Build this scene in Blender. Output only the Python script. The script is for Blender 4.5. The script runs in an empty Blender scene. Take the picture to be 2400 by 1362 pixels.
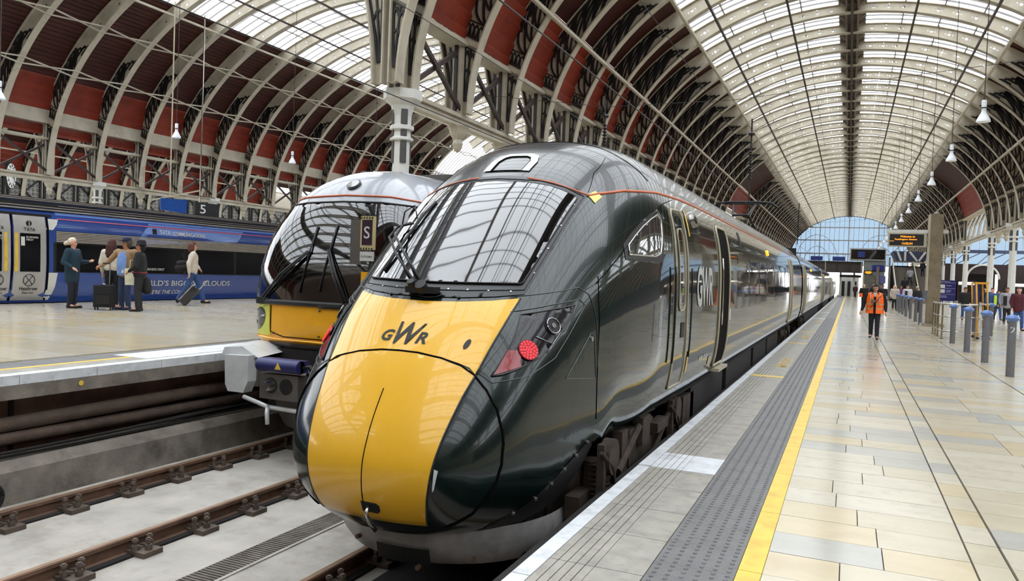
import bpy, math, random
from mathutils import Vector, Matrix
from mathutils.geometry import delaunay_2d_cdt
random.seed(7)
S = bpy.context.scene
COL = S.collection
R = math.radians
# ---------------------------------------------------------------- camera
cam = bpy.data.cameras.new('camera'); camo = bpy.data.objects.new('camera', cam); COL.objects.link(camo)
cam.sensor_width = 36.0; cam.lens = 27.0; cam.clip_end = 600
right = Vector((.91494657, .40187854, .03696502)); up = Vector((-.0430444, .00610448, .99905451)); back = Vector((.40127292, -.91567263, .0228839))
mw = Matrix((right, up, back)).transposed().to_4x4(); mw.translation = Vector((0, 0, 1.6))
camo.matrix_world = mw
S.camera = camo
# ---------------------------------------------------------------- overcast sky
W = bpy.data.worlds.new('overcast_sky'); S.world = W; W.use_nodes = True
bg = W.node_tree.nodes['Background']; bg.inputs[0].default_value = (.945, .97, 1.0, 1); bg.inputs[1].default_value = 1.0
S.view_settings.view_transform = 'Standard'; S.view_settings.look = 'None'
S.view_settings.exposure = 2.30; S.view_settings.gamma = 1.0; S.view_settings.use_curve_mapping = False
S.cycles.max_bounces = 9; S.cycles.diffuse_bounces = 5; S.cycles.glossy_bounces = 4; S.cycles.transparent_max_bounces = 12
S.cycles.caustics_reflective = False; S.cycles.caustics_refractive = False
S.cycles.use_denoising = True
# ---------------------------------------------------------------- helpers
def srgb(r, g, b):
    f = lambda c: (c / 255 / 12.92) if c <= 10.3 else ((c / 255 + .055) / 1.055) ** 2.4
    return (f(r), f(g), f(b))
MATS = {}
def mat(name, col, rough=.5, metal=0., var=.12, scale=4., bump=0., bscale=40., coat=0., emit=0., rnd=0., stretch=(1, 1, 1), spec=.5, dirt=None, dscale=1.2, damt=.5):
    """procedural principled material: noise tone, optional dirt layer, per-object tone and bump"""
    if name in MATS: return MATS[name]
    m = bpy.data.materials.new(name); m.use_nodes = True; nt = m.node_tree; N = nt.nodes; L = nt.links
    b = N['Principled BSDF']
    b.inputs['Roughness'].default_value = rough; b.inputs['Metallic'].default_value = metal
    b.inputs['Specular IOR Level'].default_value = spec
    b.inputs['Coat Weight'].default_value = coat; b.inputs['Coat Roughness'].default_value = .03
    geo = N.new('ShaderNodeNewGeometry'); mp = N.new('ShaderNodeMapping'); mp.inputs['Scale'].default_value = stretch
    L.new(geo.outputs['Position'], mp.inputs['Vector'])
    n = N.new('ShaderNodeTexNoise'); n.inputs['Scale'].default_value = scale; n.inputs['Detail'].default_value = 5
    L.new(mp.outputs[0], n.inputs['Vector'])
    cr = N.new('ShaderNodeMapRange'); cr.inputs[1].default_value = .3; cr.inputs[2].default_value = .7
    cr.inputs[3].default_value = 1 - var; cr.inputs[4].default_value = 1 + var
    L.new(n.outputs[0], cr.inputs[0])
    val = cr.outputs[0]
    if rnd:
        oi = N.new('ShaderNodeObjectInfo'); mr = N.new('ShaderNodeMapRange'); mr.inputs[3].default_value = 1 - rnd; mr.inputs[4].default_value = 1 + rnd
        L.new(oi.outputs['Random'], mr.inputs[0]); mm = N.new('ShaderNodeMath'); mm.operation = 'MULTIPLY'
        L.new(val, mm.inputs[0]); L.new(mr.outputs[0], mm.inputs[1]); val = mm.outputs[0]
    mx = N.new('ShaderNodeVectorMath'); mx.operation = 'SCALE'; mx.inputs[0].default_value = col
    L.new(val, mx.inputs['Scale'])
    out = mx.outputs[0]
    if dirt:
        n2 = N.new('ShaderNodeTexNoise'); n2.inputs['Scale'].default_value = dscale; n2.inputs['Detail'].default_value = 8; n2.inputs['Roughness'].default_value = .7
        L.new(geo.outputs['Position'], n2.inputs['Vector'])
        c2 = N.new('ShaderNodeMapRange'); c2.inputs[1].default_value = .5; c2.inputs[2].default_value = .72; c2.inputs[3].default_value = 0; c2.inputs[4].default_value = damt
        L.new(n2.outputs[0], c2.inputs[0])
        mi = N.new('ShaderNodeMix'); mi.data_type = 'RGBA'; mi.inputs['B'].default_value = (*dirt, 1)
        L.new(c2.outputs[0], mi.inputs['Factor']); L.new(out, mi.inputs['A']); out = mi.outputs['Result']
    L.new(out, b.inputs['Base Color'])
    if emit:
        b.inputs['Emission Color'].default_value = (*col, 1); b.inputs['Emission Strength'].default_value = emit
    if bump:
        nb = N.new('ShaderNodeTexNoise'); nb.inputs['Scale'].default_value = bscale; nb.inputs['Detail'].default_value = 4
        L.new(geo.outputs['Position'], nb.inputs['Vector'])
        bp = N.new('ShaderNodeBump'); bp.inputs['Strength'].default_value = bump; bp.inputs['Distance'].default_value = .02
        L.new(nb.outputs[0], bp.inputs['Height']); L.new(bp.outputs[0], b.inputs['Normal'])
    MATS[name] = m; return m
def glass(name, tint, milk=.12, mcol=(.8, .85, .9), gloss=.06):
    if name in MATS: return MATS[name]
    m = bpy.data.materials.new(name); m.use_nodes = True; nt = m.node_tree; N = nt.nodes; L = nt.links
    for x in list(N): N.remove(x)
    o = N.new('ShaderNodeOutputMaterial'); t = N.new('ShaderNodeBsdfTransparent'); t.inputs[0].default_value = (*tint, 1)
    d = N.new('ShaderNodeBsdfTranslucent'); d.inputs[0].default_value = (*mcol, 1)
    g = N.new('ShaderNodeBsdfGlossy'); g.inputs['Roughness'].default_value = .05
    geo = N.new('ShaderNodeNewGeometry'); n = N.new('ShaderNodeTexNoise'); n.inputs['Scale'].default_value = .8; L.new(geo.outputs['Position'], n.inputs['Vector'])
    mr = N.new('ShaderNodeMapRange'); mr.inputs[3].default_value = milk * .5; mr.inputs[4].default_value = milk * 1.5; L.new(n.outputs[0], mr.inputs[0])
    a = N.new('ShaderNodeMixShader'); L.new(mr.outputs[0], a.inputs[0]); L.new(t.outputs[0], a.inputs[1]); L.new(d.outputs[0], a.inputs[2])
    c = N.new('ShaderNodeMixShader'); c.inputs[0].default_value = gloss; L.new(a.outputs[0], c.inputs[1]); L.new(g.outputs[0], c.inputs[2])
    L.new(c.outputs[0], o.inputs[0]); MATS[name] = m; return m

class MB:
    """mesh builder"""
    def __init__(s): s.v = []; s.f = []
    def quad(s, a, b, c, d):
        i = len(s.v); s.v += [a, b, c, d]; s.f.append((i, i+1, i+2, i+3)); return s
    def box(s, x0, x1, y0, y1, z0, z1):
        i = len(s.v); s.v += [(x, y, z) for z in (z0, z1) for y in (y0, y1) for x in (x0, x1)]
        s.f += [tuple(i+k for k in q) for q in ((0,2,3,1),(4,5,7,6),(0,1,5,4),(2,6,7,3),(0,4,6,2),(1,3,7,5))]; return s
    def bar(s, p, q, w, h, up=(0, 0, 1)):
        p = Vector(p); q = Vector(q); d = (q-p).normalized(); u = Vector(up)
        if abs(d.dot(u)) > .98: u = Vector((0, 1, 0))
        a = d.cross(u).normalized(); b = a.cross(d).normalized(); i = len(s.v)
        for e in (p, q):
            for sa, sb in ((-1,-1),(1,-1),(1,1),(-1,1)): s.v.append(tuple(e+a*(sa*w/2)+b*(sb*h/2)))
        s.f += [tuple(i+k for k in t) for t in ((3,2,1,0),(4,5,6,7),(0,1,5,4),(1,2,6,5),(2,3,7,6),(3,0,4,7))]; return s
    def tube(s, pts, r, n=8, cap=True):
        pts = [Vector(p) for p in pts]; m = len(pts); rr = r if isinstance(r, (list, tuple)) else [r]*m
        i0 = len(s.v); a = None
        for k, p in enumerate(pts):
            d = (pts[min(k+1, m-1)]-pts[max(k-1, 0)]).normalized()
            if a is None:
                a = d.cross(Vector((0, 0, 1)))
                if a.length < .05: a = d.cross(Vector((0, 1, 0)))
            a = (a-d*a.dot(d)).normalized(); b = d.cross(a)
            for j in range(n):
                t = 2*math.pi*j/n; s.v.append(tuple(p+(a*math.cos(t)+b*math.sin(t))*rr[k]))
        for k in range(m-1):
            for j in range(n):
                s.f.append((i0+k*n+j, i0+k*n+(j+1) % n, i0+(k+1)*n+(j+1) % n, i0+(k+1)*n+j))
        if cap:
            s.f.append(tuple(i0+j for j in range(n))[::-1]); s.f.append(tuple(i0+(m-1)*n+j for j in range(n)))
        return s
    def lathe(s, prof, n=16, c=(0, 0, 0), rot=0.):
        i0 = len(s.v); m = len(prof)
        for r, z in prof:
            for j in range(n):
                t = 2*math.pi*(j+rot)/n; s.v.append((c[0]+r*math.cos(t), c[1]+r*math.sin(t), c[2]+z))
        for k in range(m-1):
            for j in range(n): s.f.append((i0+k*n+j, i0+k*n+(j+1) % n, i0+(k+1)*n+(j+1) % n, i0+(k+1)*n+j))
        s.f.append(tuple(i0+j for j in range(n))[::-1]); s.f.append(tuple(i0+(m-1)*n+j for j in range(n)))
        return s
    def cyl(s, p, q, r, n=16, r2=None): return s.tube([p, q], [r, r if r2 is None else r2], n)
    def grid(s, rows, close=False):
        i0 = len(s.v); n = len(rows[0])
        for r in rows: s.v += [tuple(p) for p in r]
        for k in range(len(rows)-1):
            for j in range(n if close else n-1):
                s.f.append((i0+k*n+j, i0+k*n+(j+1) % n, i0+(k+1)*n+(j+1) % n, i0+(k+1)*n+j))
        return s
    def prism(s, poly, fn0, fn1):
        n = len(poly); i = len(s.v); s.v += [tuple(fn0(*p)) for p in poly]+[tuple(fn1(*p)) for p in poly]
        s.f.append(tuple(range(i, i+n))[::-1]); s.f.append(tuple(range(i+n, i+2*n)))
        for k in range(n): s.f.append((i+k, i+(k+1) % n, i+n+(k+1) % n, i+n+k))
        return s
    def add(s, o, fn=None):
        i = len(s.v); s.v += [tuple(fn(p)) if fn else p for p in o.v]; s.f += [tuple(i+k for k in f) for f in o.f]; return s
    def mesh(s, name, m=None, smooth=False):
        me = bpy.data.meshes.new(name); me.from_pydata(s.v, [], s.f); me.update()
        if m: me.materials.append(m)
        if smooth:
            try: me.shade_smooth()
            except Exception: pass
            if smooth is not True:
                try: me.set_sharp_from_angle(angle=R(smooth))
                except Exception: pass
        return me
    def obj(s, name, m=None, parent=None, smooth=False, loc=None): return link(name, s.mesh(name, m, smooth), parent, loc)
def link(name, me, parent=None, loc=None, rot=None):
    o = bpy.data.objects.new(name, me); COL.objects.link(o)
    if parent: o.parent = parent
    if loc: o.location = loc
    if rot: o.rotation_euler = rot
    return o
def tag(o, label, cat, group=None, kind=None):
    o['label'] = label
    if cat: o['category'] = cat
    if group: o['group'] = group
    if kind: o['kind'] = kind
    return o
def thing(name, label, cat, loc=(0, 0, 0), rz=0., group=None):
    o = bpy.data.objects.new(name, None); COL.objects.link(o); o.location = loc; o.rotation_euler = (0, 0, rz); o.empty_display_size = .2
    return tag(o, label, cat, group)
def struct(o, label=None):
    o['kind'] = 'structure'
    if label: o['label'] = label
    return o
def stuff(o): o['kind'] = 'stuff'; return o
ORD = ['first','second','third','fourth','fifth','sixth','seventh','eighth','ninth','tenth','eleventh','twelfth','thirteenth','fourteenth','fifteenth','sixteenth','seventeenth','eighteenth','nineteenth','twentieth']
def inpoly(x, y, P):
    c = False; j = len(P)-1
    for i in range(len(P)):
        if (P[i][1] > y) != (P[j][1] > y) and x < (P[j][0]-P[i][0])*(y-P[i][1])/(P[j][1]-P[i][1])+P[i][0]: c = not c
        j = i
    return c
def resamp(P, step, closed=True):
    out = []; n = len(P)
    for i in range(n if closed else n-1):
        a = P[i]; b = P[(i+1) % n]; d = math.hypot(b[0]-a[0], b[1]-a[1]); k = max(1, int(math.ceil(d/step)))
        for j in range(k): out.append((a[0]+(b[0]-a[0])*j/k, a[1]+(b[1]-a[1])*j/k))
    if not closed: out.append(P[-1])
    return out
def tri2d(poly, step, holes=()):
    """triangulate a polygon with an interior point grid; returns points, faces"""
    P = resamp(poly, step); pts = [Vector(p) for p in P]; edges = [(i, (i+1) % len(P)) for i in range(len(P))]
    for h in holes:
        b = len(pts); pts += [Vector(p) for p in h]; edges += [(b+i, b+(i+1) % len(h)) for i in range(len(h))]
    xs = [p[0] for p in P]; ys = [p[1] for p in P]
    x = min(xs)+step/2
    while x < max(xs):
        y = min(ys)+step/2
        while y < max(ys):
            if inpoly(x, y, P) and not any(inpoly(x, y, h) for h in holes): pts.append(Vector((x, y)))
            y += step
        x += step
    r = delaunay_2d_cdt(pts, edges, [], 0, 1e-5)
    V, F = r[0], r[2]; out = []
    for f in F:
        cx = sum(V[i][0] for i in f)/len(f); cy = sum(V[i][1] for i in f)/len(f)
        if inpoly(cx, cy, P) and not any(inpoly(cx, cy, h) for h in holes): out.append(tuple(f))
    return [(p[0], p[1]) for p in V], out
# text outlines, converted once while the scene is still empty
TEXTS = ['TATA', 'COMMUNICATIONS', "THE WORLD'S BIGGEST CLOUDS", "WE'RE THE CONNECTION", 'BUSINESS', 'FIRST', 'BUSINESS FIRST', '1', 'Heathrow', 'Express', 'S', 'PLATFORM 8', '5', 'Welcome to', 'Paddington Station', '13:02:54', 'G', 'R', 'GWR', '800 015', '2', 'Today at a glance', 'MIND THE GAP', 'XII', 'Sunday Events', '...']
TXT = {}
def _texts():
    objs = []
    for t in TEXTS:
        cu = bpy.data.curves.new('t', 'FONT'); cu.body = t; cu.size = 1; cu.resolution_u = 3; cu.offset = .03 if t in ('G', 'R', 'GWR') else .007
        o = bpy.data.objects.new('t', cu); COL.objects.link(o); objs.append((t, o, cu))
    dg = bpy.context.evaluated_depsgraph_get(); dg.update()
    for t, o, cu in objs:
        me = bpy.data.meshes.new_from_object(o.evaluated_get(dg))
        V = [(v.co.x, v.co.y) for v in me.vertices]; F = [tuple(p.vertices) for p in me.polygons]
        x0 = min(v[0] for v in V); x1 = max(v[0] for v in V); y0 = min(v[1] for v in V); y1 = max(v[1] for v in V)
        TXT[t] = ([((v[0]-x0)/(x1-x0), (v[1]-y0)/(y1-y0)) for v in V], F, (x1-x0)/(y1-y0))
        bpy.data.meshes.remove(me)
    for t, o, cu in objs: bpy.data.objects.remove(o); bpy.data.curves.remove(cu)
_texts()
def text(t, fn, m, parent, name='lettering', slant=0.):
    """place lettering through fn(u in 0..1, v in 0..1)"""
    V, F, asp = TXT[t]; b = MB(); b.v = [tuple(fn(u+slant*v, v)) for u, v in V]; b.f = list(F); return b.obj(name, m, parent)
def tflat(t, origin, ux, uy, h, m, parent, name='lettering', width=None, slant=0.):
    o = Vector(origin); ux = Vector(ux).normalized(); uy = Vector(uy).normalized(); w = width or h*TXT[t][2]
    return text(t, lambda u, v: o+ux*(u*w)+uy*(v*h), m, parent, name, slant)
# ---------------------------------------------------------------- materials
M_cream = mat('cream_iron_paint', srgb(178, 170, 152), .55, var=.10, scale=1.5, dirt=srgb(120, 104, 84), damt=.45)
M_white = mat('white_paint', srgb(205, 205, 200), .45, var=.05)
M_black = mat('black_iron_paint', srgb(26, 24, 24), .5, var=.2)
M_brownbar = mat('dark_brown_iron', srgb(52, 38, 34), .6, var=.2)
M_red = mat('red_roof_panel', srgb(126, 41, 19), .6, var=.16, scale=.8, dirt=srgb(80, 22, 12), damt=.6)
M_redcor = mat('dark_red_boarding', srgb(64, 25, 17), .65, var=.3, scale=2.5, stretch=(1, .3, 1))
M_pane = glass('roof_glass', (.93, .95, .97), .12)
M_spane = glass('screen_glass', (.105, .145, .185), .05, (.2, .26, .32))
M_bar = mat('grey_glazing_bar', srgb(128, 124, 122), .5)
M_stone = [mat('paving_cream', srgb(188, 179, 157), .17, var=.05, scale=3, dirt=srgb(160, 146, 118), dscale=2.5, damt=.35, stretch=(.5, 1.3, 1), spec=.6),
           mat('paving_sand', srgb(190, 176, 146), .18, var=.06, scale=3, dirt=srgb(172, 148, 108), dscale=2.0, damt=.35, stretch=(.5, 1.3, 1), spec=.6),
           mat('paving_grey', srgb(174, 172, 163), .15, var=.05, scale=3, dirt=srgb(144, 140, 130), dscale=3, damt=.35, stretch=(.5, 1.3, 1), spec=.6),
           mat('paving_pale', srgb(193, 186, 168), .17, var=.05, scale=3, dirt=srgb(154, 144, 124), dscale=5, damt=.35, stretch=(.5, 1.3, 1), spec=.6)]
M_joint = mat('dark_joint', srgb(70, 64, 54), .8)
M_conc = mat('edge_concrete', srgb(150, 146, 136), .6, var=.14, scale=6, bump=.15, bscale=90, dirt=srgb(96, 90, 82), dscale=9, damt=.5)
M_concw = mat('white_painted_edge', srgb(205, 208, 210), .55, var=.10, scale=8, dirt=srgb(130, 130, 130), dscale=6, damt=.6)
M_tact = mat('grey_tactile_rubber', srgb(104, 103, 101), .55, var=.12, scale=5, dirt=srgb(74, 72, 74), dscale=14, damt=.6)
M_bump = mat('grey_tactile_stud', srgb(92, 91, 94), .5, var=.2)
M_yline = mat('yellow_line_paint', srgb(222, 184, 74), .45, var=.08, scale=6, dirt=srgb(172, 136, 52), dscale=5, damt=.7)
M_bed = mat('track_concrete', srgb(172, 167, 158), .85, var=.16, scale=2.2, bump=.25, bscale=60, dirt=srgb(120, 112, 102), dscale=1.6, damt=.6)
M_wall = mat('sooty_wall', srgb(96, 74, 62), .9, var=.35, scale=3, bump=.3, bscale=25)
M_kerb = mat('sooty_concrete', srgb(118, 111, 101), .9, var=.25, scale=4, bump=.3, bscale=30, dirt=srgb(52, 44, 38), dscale=1.5, damt=.8)
M_rust = mat('rusty_rail', srgb(104, 78, 62), .65, metal=.2, var=.25, scale=9)
M_railtop = mat('worn_rail_head', srgb(150, 122, 98), .4, metal=.5, var=.2, scale=6)
M_soot = mat('soot_black', srgb(24, 20, 18), .85, var=.3, bump=.2)
M_steel = mat('brushed_steel', srgb(196, 194, 188), .25, metal=1., var=.06)
M_dark = mat('matt_black', srgb(14, 14, 15), .55)
M_blackwin = mat('black_window', srgb(12, 12, 15), .12, var=.1, spec=.25)
M_glassd = mat('dark_train_glass', srgb(10, 11, 13), .04, var=.05, coat=1., spec=.8)
# ================================================================ right-hand platform
def box_mesh(name, sx, sy, sz, m): return MB().box(-sx/2, sx/2, -sy/2, sy/2, -sz, 0).mesh(name, m)
fl = struct(MB().box(-1.56, 36, -30, 190, -.95, -.02).obj('floor', M_joint), 'pale stone paved platform beside the green train')
FARY = 21.0
far = [MB() for _ in range(4)]; npart = 0
cache = {}
def slab(x0, x1, y0, y1, k):
    global npart
    g = .003
    if y0 < FARY and -.6 < x0 < 4.6 and npart < 298 and x0 < .42*y0+1.6 and y0 > 2.2:
        sx = round(x1-x0-2*g, 3); sy = round(y1-y0-2*g, 3); key = (sx, sy, k)
        if key not in cache: cache[key] = box_mesh('paving_slab', sx, sy, .02, M_stone[k])
        link('paving_slab', cache[key], fl, ((x0+x1)/2, (y0+y1)/2, random.uniform(-.0006, .0006))); npart += 1
    else: far[k].box(x0+g, x1-g, y0+g, y1-g, -.02, 0)
JO = [.30, .42, .54, .36, .62, .48]
row = 0; y = -8.
while y < 150:
    pitch = .40 if y < 60 else .8
    y1 = y+pitch; rk = lambda: random.choice((0, 0, 1, 2, 3, 3))
    fr = JO[(row*5+row//3) % 6]+random.uniform(-.03, .03); xj = round(-.371+1.098*fr, 2)
    slab(-.371, xj, y, y1, rk()); slab(xj, .727, y, y1, rk()); slab(.733, .92, y, y1, rk())
    x = .93; first = True
    while x < 2.55:
        w = random.choice((.6, .8, .9)) if first else .85; first = False; x1 = min(2.55, round(x+w, 2))
        if 2.55-x1 < .25: x1 = 2.55
        slab(x, x1, y, y1, rk()); x = x1
    x = 2.57
    while x < 12:
        x1 = x+(1.2 if y < 60 else 2.4); slab(x, x1, y, y1, rk()); x = x1
    y = y1; row += 1
for k in range(4): stuff(far[k].obj('paving_slabs_far', M_stone[k], fl))
stuff(MB().box(12, 36, -30, 150, -.02, 0).obj('paving_beyond', M_stone[0], fl))
# white nosing, grooved edge slabs, tactile strip, yellow line
me_cop = MB().box(-1.585, -1.482, -.447, .447, -.12, .002).mesh('coping_stone', M_concw)
def edge_mesh(nm, m):
    b = MB().box(-1.215, -.946, -.297, .297, -.05, 0)
    for i in range(5):
        x = -1.478+i*.053; b.box(x, x+.047, -.297, .297, -.05, 0)
    return b.mesh(nm, m)
me_edge = edge_mesh('edge_slab', M_conc); me_edgew = edge_mesh('edge_slab', M_concw)
me_edgey = MB().box(-1.478, -.946, -.1, .1, -.05, .001).mesh('yellow_marker', M_yline)
bt = MB().box(-.94, -.5, -.199, .199, -.05, 0)
bs = MB()
for i in range(6):
    for j in range(6):
        x = -.905+i*.074; yy = -.166+j*.0665; h = .005
        bs.prism([(-.009, -.017), (.009, -.017), (.013, -.008), (.013, .008), (.009, .017), (-.009, .017), (-.013, .008), (-.013, -.008)], lambda a, c: (x+a, yy+c, 0), lambda a, c: (x+a*.75, yy+c*.8, h))
me_tact = bt.mesh('tactile_tile', M_tact); me_stud = bs.mesh('tactile_studs', M_bump)
me_yel = MB().box(-.496, -.371, -.597, .597, -.03, .0015).mesh('yellow_line', M_yline)
yy0 = 2.4
for i in range(140):
    y = yy0+.9*i
    if y < 120: link('coping_stone', me_cop, fl, (0, y, random.uniform(-.002, .002)))
for i in range(196):
    y = 2.55+.6*i
    if y > 110: break
    link('edge_slab', me_edgew if abs(y-6.75) < .3 or i in (60, 75) else me_edge, fl, (0, y, 0))
link('yellow_marker', me_edgey, fl, (0, 13.75, .002)); link('yellow_marker', me_edgey, fl, (0, 21.9, .002)); link('yellow_marker', me_edgey, fl, (0, 27.5, .002))
for y, h in ((15.4, 1.9), (23.9, 2.0), (34, 2.2)):
    tflat('MIND THE GAP', (-1.02, y, .003), (0, 1, 0), (-1, 0, 0), .2, M_yline, fl, 'painted_lettering', width=h)
for i in range(300):
    y = 2.5+.4*i
    if y > 120: break
    t = link('tactile_tile', me_tact, fl, (0, y, 0))
    if y < 40: stuff(link('tactile_studs', me_stud, t))
for i in range(100):
    y = 2.6+1.2*i
    link('yellow_line', me_yel, fl, (0, y, 0))
struct(MB().box(-1.75, -1.62, -30, 150, -.95, -.12).obj('wall_right', M_soot), 'sooty wall under the edge of the stone platform')
# ================================================================ left island platform
PZ = .35; XE = -7.85
fl2 = struct(MB().box(-19.42, -8.2, -30, 150, -.94, PZ-.02).box(-8.2, -7.86, -30, 150, PZ-.098, PZ-.02).obj('floor', M_joint), 'higher island platform where the luggage travellers stand')
nl = 0; farl = [MB() for _ in range(4)]; c2 = {}
y = -6.
while y < 120:
    x = -8.95; pitch = .8 if y < 40 else 1.6; off = random.uniform(.6, 1.6)
    while x > -19.3:
        x1 = max(-19.4, x-off); off = 1.5; k = random.choice((0, 0, 3, 3, 1))
        if nl < 150 and y > 4 and y < 20 and x > -16.5:
            key = (round(x-x1-.008, 3), k)
            if key not in c2: c2[key] = box_mesh('paving_slab', key[0], pitch-.008, .02, M_stone[k])
            link('paving_slab', c2[key], fl2, ((x+x1)/2, y+pitch/2, PZ)); nl += 1
        else: farl[k].box(x1+.004, x-.004, y+.004, y+pitch-.004, PZ-.02, PZ)
        x = x1
    y += pitch
for k in range(4): stuff(farl[k].obj('paving_slabs_far', M_stone[k], fl2))
b1 = MB().box(-.16, 0, -.447, .447, -.10, .002).mesh('coping_stone', M_concw)
b2 = MB().box(-.44, -.165, -.297, .297, -.10, 0).mesh('edge_slab', M_conc)
b3 = MB().box(-.99, -.55, -.397, .397, -.05, 0).mesh('tactile_tile', M_tact)
b4 = MB().box(-.545, -.445, -.597, .597, -.05, .001).mesh('yellow_line', M_yline)
for i in range(120):
    if 3+.9*i < 90: link('coping_stone', b1, fl2, (XE, 3+.9*i, PZ))
    if 3+.6*i < 60: link('edge_slab', b2, fl2, (XE, 3+.6*i, PZ))
    if 3+.8*i < 60: link('tactile_tile', b3, fl2, (XE, 3+.8*i, PZ))
    if 3+1.2*i < 60: link('yellow_line', b4, fl2, (XE, 3+1.2*i, PZ))
link('white_patch', MB().box(-.8, -.2, -1.2, 1.2, -.01, .003).mesh('white_patch', M_concw), fl2, (XE, 8.2, PZ))
wl = MB().box(-8.3, -8.10, -30, 120, -.93, PZ-.24).box(-8.3, -8.105, -30, 120, PZ-.24, PZ-.11)
wlo = struct(wl.obj('wall_left', M_wall), 'dark sooty wall below the island platform edge')
MB().box(-8.12, XE-.002, -30, 120, PZ-.25, PZ-.101).obj('coping_underside', M_kerb, wlo)
kb = MB()
kb.grid([[(x, -30, z), (x, 60, z)] for x, z in ((-8.10, -.50), (-7.86, -.53), (-7.74, -.62), (-7.70, -.95))])
kb.obj('concrete_haunch', M_kerb, wlo)
for y in (1.2, 5.3, 9.6, 14):
    MB().box(-8.1, -8.08, y, y+.05, -.5, PZ-.27).obj('wall_rib', M_soot, wlo)
# pipes and cables along that wall
def wavy(x, z, r, amp, ph, n=60, y0=-5, y1=30, sag=0.):
    pts = []
    for i in range(n+1):
        y = y0+(y1-y0)*i/n; pts.append((x+amp*math.sin(y*1.3+ph), y, z+amp*math.sin(y*.9+ph*2)+sag*math.sin(y*.8)))
    return MB().tube(pts, r, 12)
M_pipe = mat('sooty_lagged_pipe', srgb(74, 60, 50), .85, var=.3, scale=5, bump=.4, bscale=30)
for z, r, x, ph, lb in ((-.165, .078, -7.99, .3, 'upper thick lagged pipe along the wall under the island platform'), (-.335, .07, -7.985, 1.7, 'lower thick lagged pipe running just under the upper one')):
    tag(wavy(x, z, r, .012, ph).obj('lagged_pipe', M_pipe, None, True), lb, 'pipe', 'pipes on the sooty wall')
for i, (z, x, r) in enumerate(((-.435, -7.94, .018), (-.435, -7.88, .016), (-.48, -7.89, .015))):
    tag(wavy(x, z, r, .01, i*1.1, sag=.02).obj('black_cable', M_soot, None, True), ['topmost', 'middle', 'lowest'][i]+' of the three thin black cables sagging below the pipes', 'cable', 'cables on the sooty wall')
ccl = MB()
for k in range(4): ccl.tube([(-7.58+.035*k, 4.72+(.17-.012*k)*math.cos(t), -.76+(.17-.012*k)*math.sin(t)) for t in [i*math.pi/14 for i in range(29)]], .022, 8)
tag(ccl.obj('cable_coil', M_soot, None, True), 'coil of black cable leaning on the haunch at the left frame edge', 'cable')
tag(MB().cyl((XE+.002, 5.95, PZ-.165), (XE+.008, 5.95, PZ-.165), .03, 12).obj('yellow_marker_disc', M_yline), 'small yellow disc on the island platform edge face', 'marker')
# ================================================================ track bed
bed = struct(MB().box(-8.2, -1.6, -30, 150, -1.15, -.95).obj('floor', M_bed), 'grey concrete track bed between the two platforms')
def rail_mesh(y0, y1):
    z = -.95; b = MB()
    prof = [(-.07, 0), (.07, 0), (.07, .012), (.014, .028), (.009, .10), (.034, .115), (.034, .145), (.026, .15), (-.026, .15), (-.034, .145), (-.034, .115), (-.009, .10), (-.014, .028), (-.07, .012)]
    b.prism(prof, lambda a, c: (a, y0, z+c), lambda a, c: (a, y1, z+c)); return b
bp = MB().box(-.10, .235, -.10, .10, -.95, -.905)
bo = MB()
for dx, dy in ((.10, -.075), (.10, .075), (.175, 0.)):
    bo.cyl((dx, dy, -.905), (dx, dy, -.86), .03, 8).cyl((dx, dy, -.86), (dx, dy, -.80), .017, 8).cyl((dx, dy, -.83), (dx, dy, -.81), .028, 6)
bo.box(.03, .10, -.06, .06, -.925, -.895).bar((.02, -.05, -.9), (.12, -.05, -.885), .05, .02).bar((.02, .05, -.9), (.12, .05, -.885), .05, .02)
me_bp = bp.mesh('base_plate', mat('greasy_iron', srgb(92, 80, 70), .65, metal=.2, var=.3)); me_bo = bo.mesh('rail_clip', mat('greasy_iron', srgb(84, 70, 60), .6, metal=.4, var=.3))
for k, (x, lb) in enumerate(((-7.15, 'rusty rail nearest the wall of the island platform'), (-5.62, 'rusty rail in the middle of the open track bed'), (-3.70, 'rusty rail emerging from under the nose of the green train'), (-2.20, 'rail hidden between the green train and the stone platform'))):
    r = thing('running_rail', lb, 'rail', (x, 0, 0), group='rails')
    rail_mesh(-4, 60).obj('rail_bar', M_rust, r)
    MB().box(-.024, .024, -4, 60, -.802, -.797).obj('rail_head', M_railtop, r)
    if k < 3:
        for i in range(16):
            y = (4.62, 4.15, 4.3)[k]+.655*(i-3)
            p = link('base_plate', me_bp, r, (0, y, 0)); link('rail_clip', me_bo, p)
        stuff(MB().box(.05, .12, -4, 60, -.95, -.93).obj('grout_strip', M_soot, r))
g = thing('drain_grate', 'slotted metal drain grate set in the track bed', 'grate', (-4.66, 0, -.95))
MB().box(-.16, -.13, -2, 6.6, -.01, .012).box(.13, .16, -2, 6.6, -.01, .012).obj('grate_frame', M_bed, g)
MB().box(-.13, .13, -2, 6.6, -.01, .001).obj('grate_gap', M_soot, g)
me_sl = MB().box(-.13, .13, -.011, .011, 0, .011).mesh('slat', M_kerb)
for i in range(112): link('slat', me_sl, g, (0, 2.1+.04*i, 0))
tag(MB().box(-4.85, -4.52, 6.62, 6.95, -.95, -.88).box(-4.8, -4.56, 6.66, 6.9, -.88, -.83).obj('junction_box', M_kerb), 'small grey junction box behind the end of the drain grate', 'box')
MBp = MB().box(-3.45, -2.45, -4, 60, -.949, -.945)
stuff(MBp.obj('pit_darkness_strip', M_soot, bed))  # flat black strip paints the dark of the pit under the train
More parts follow.
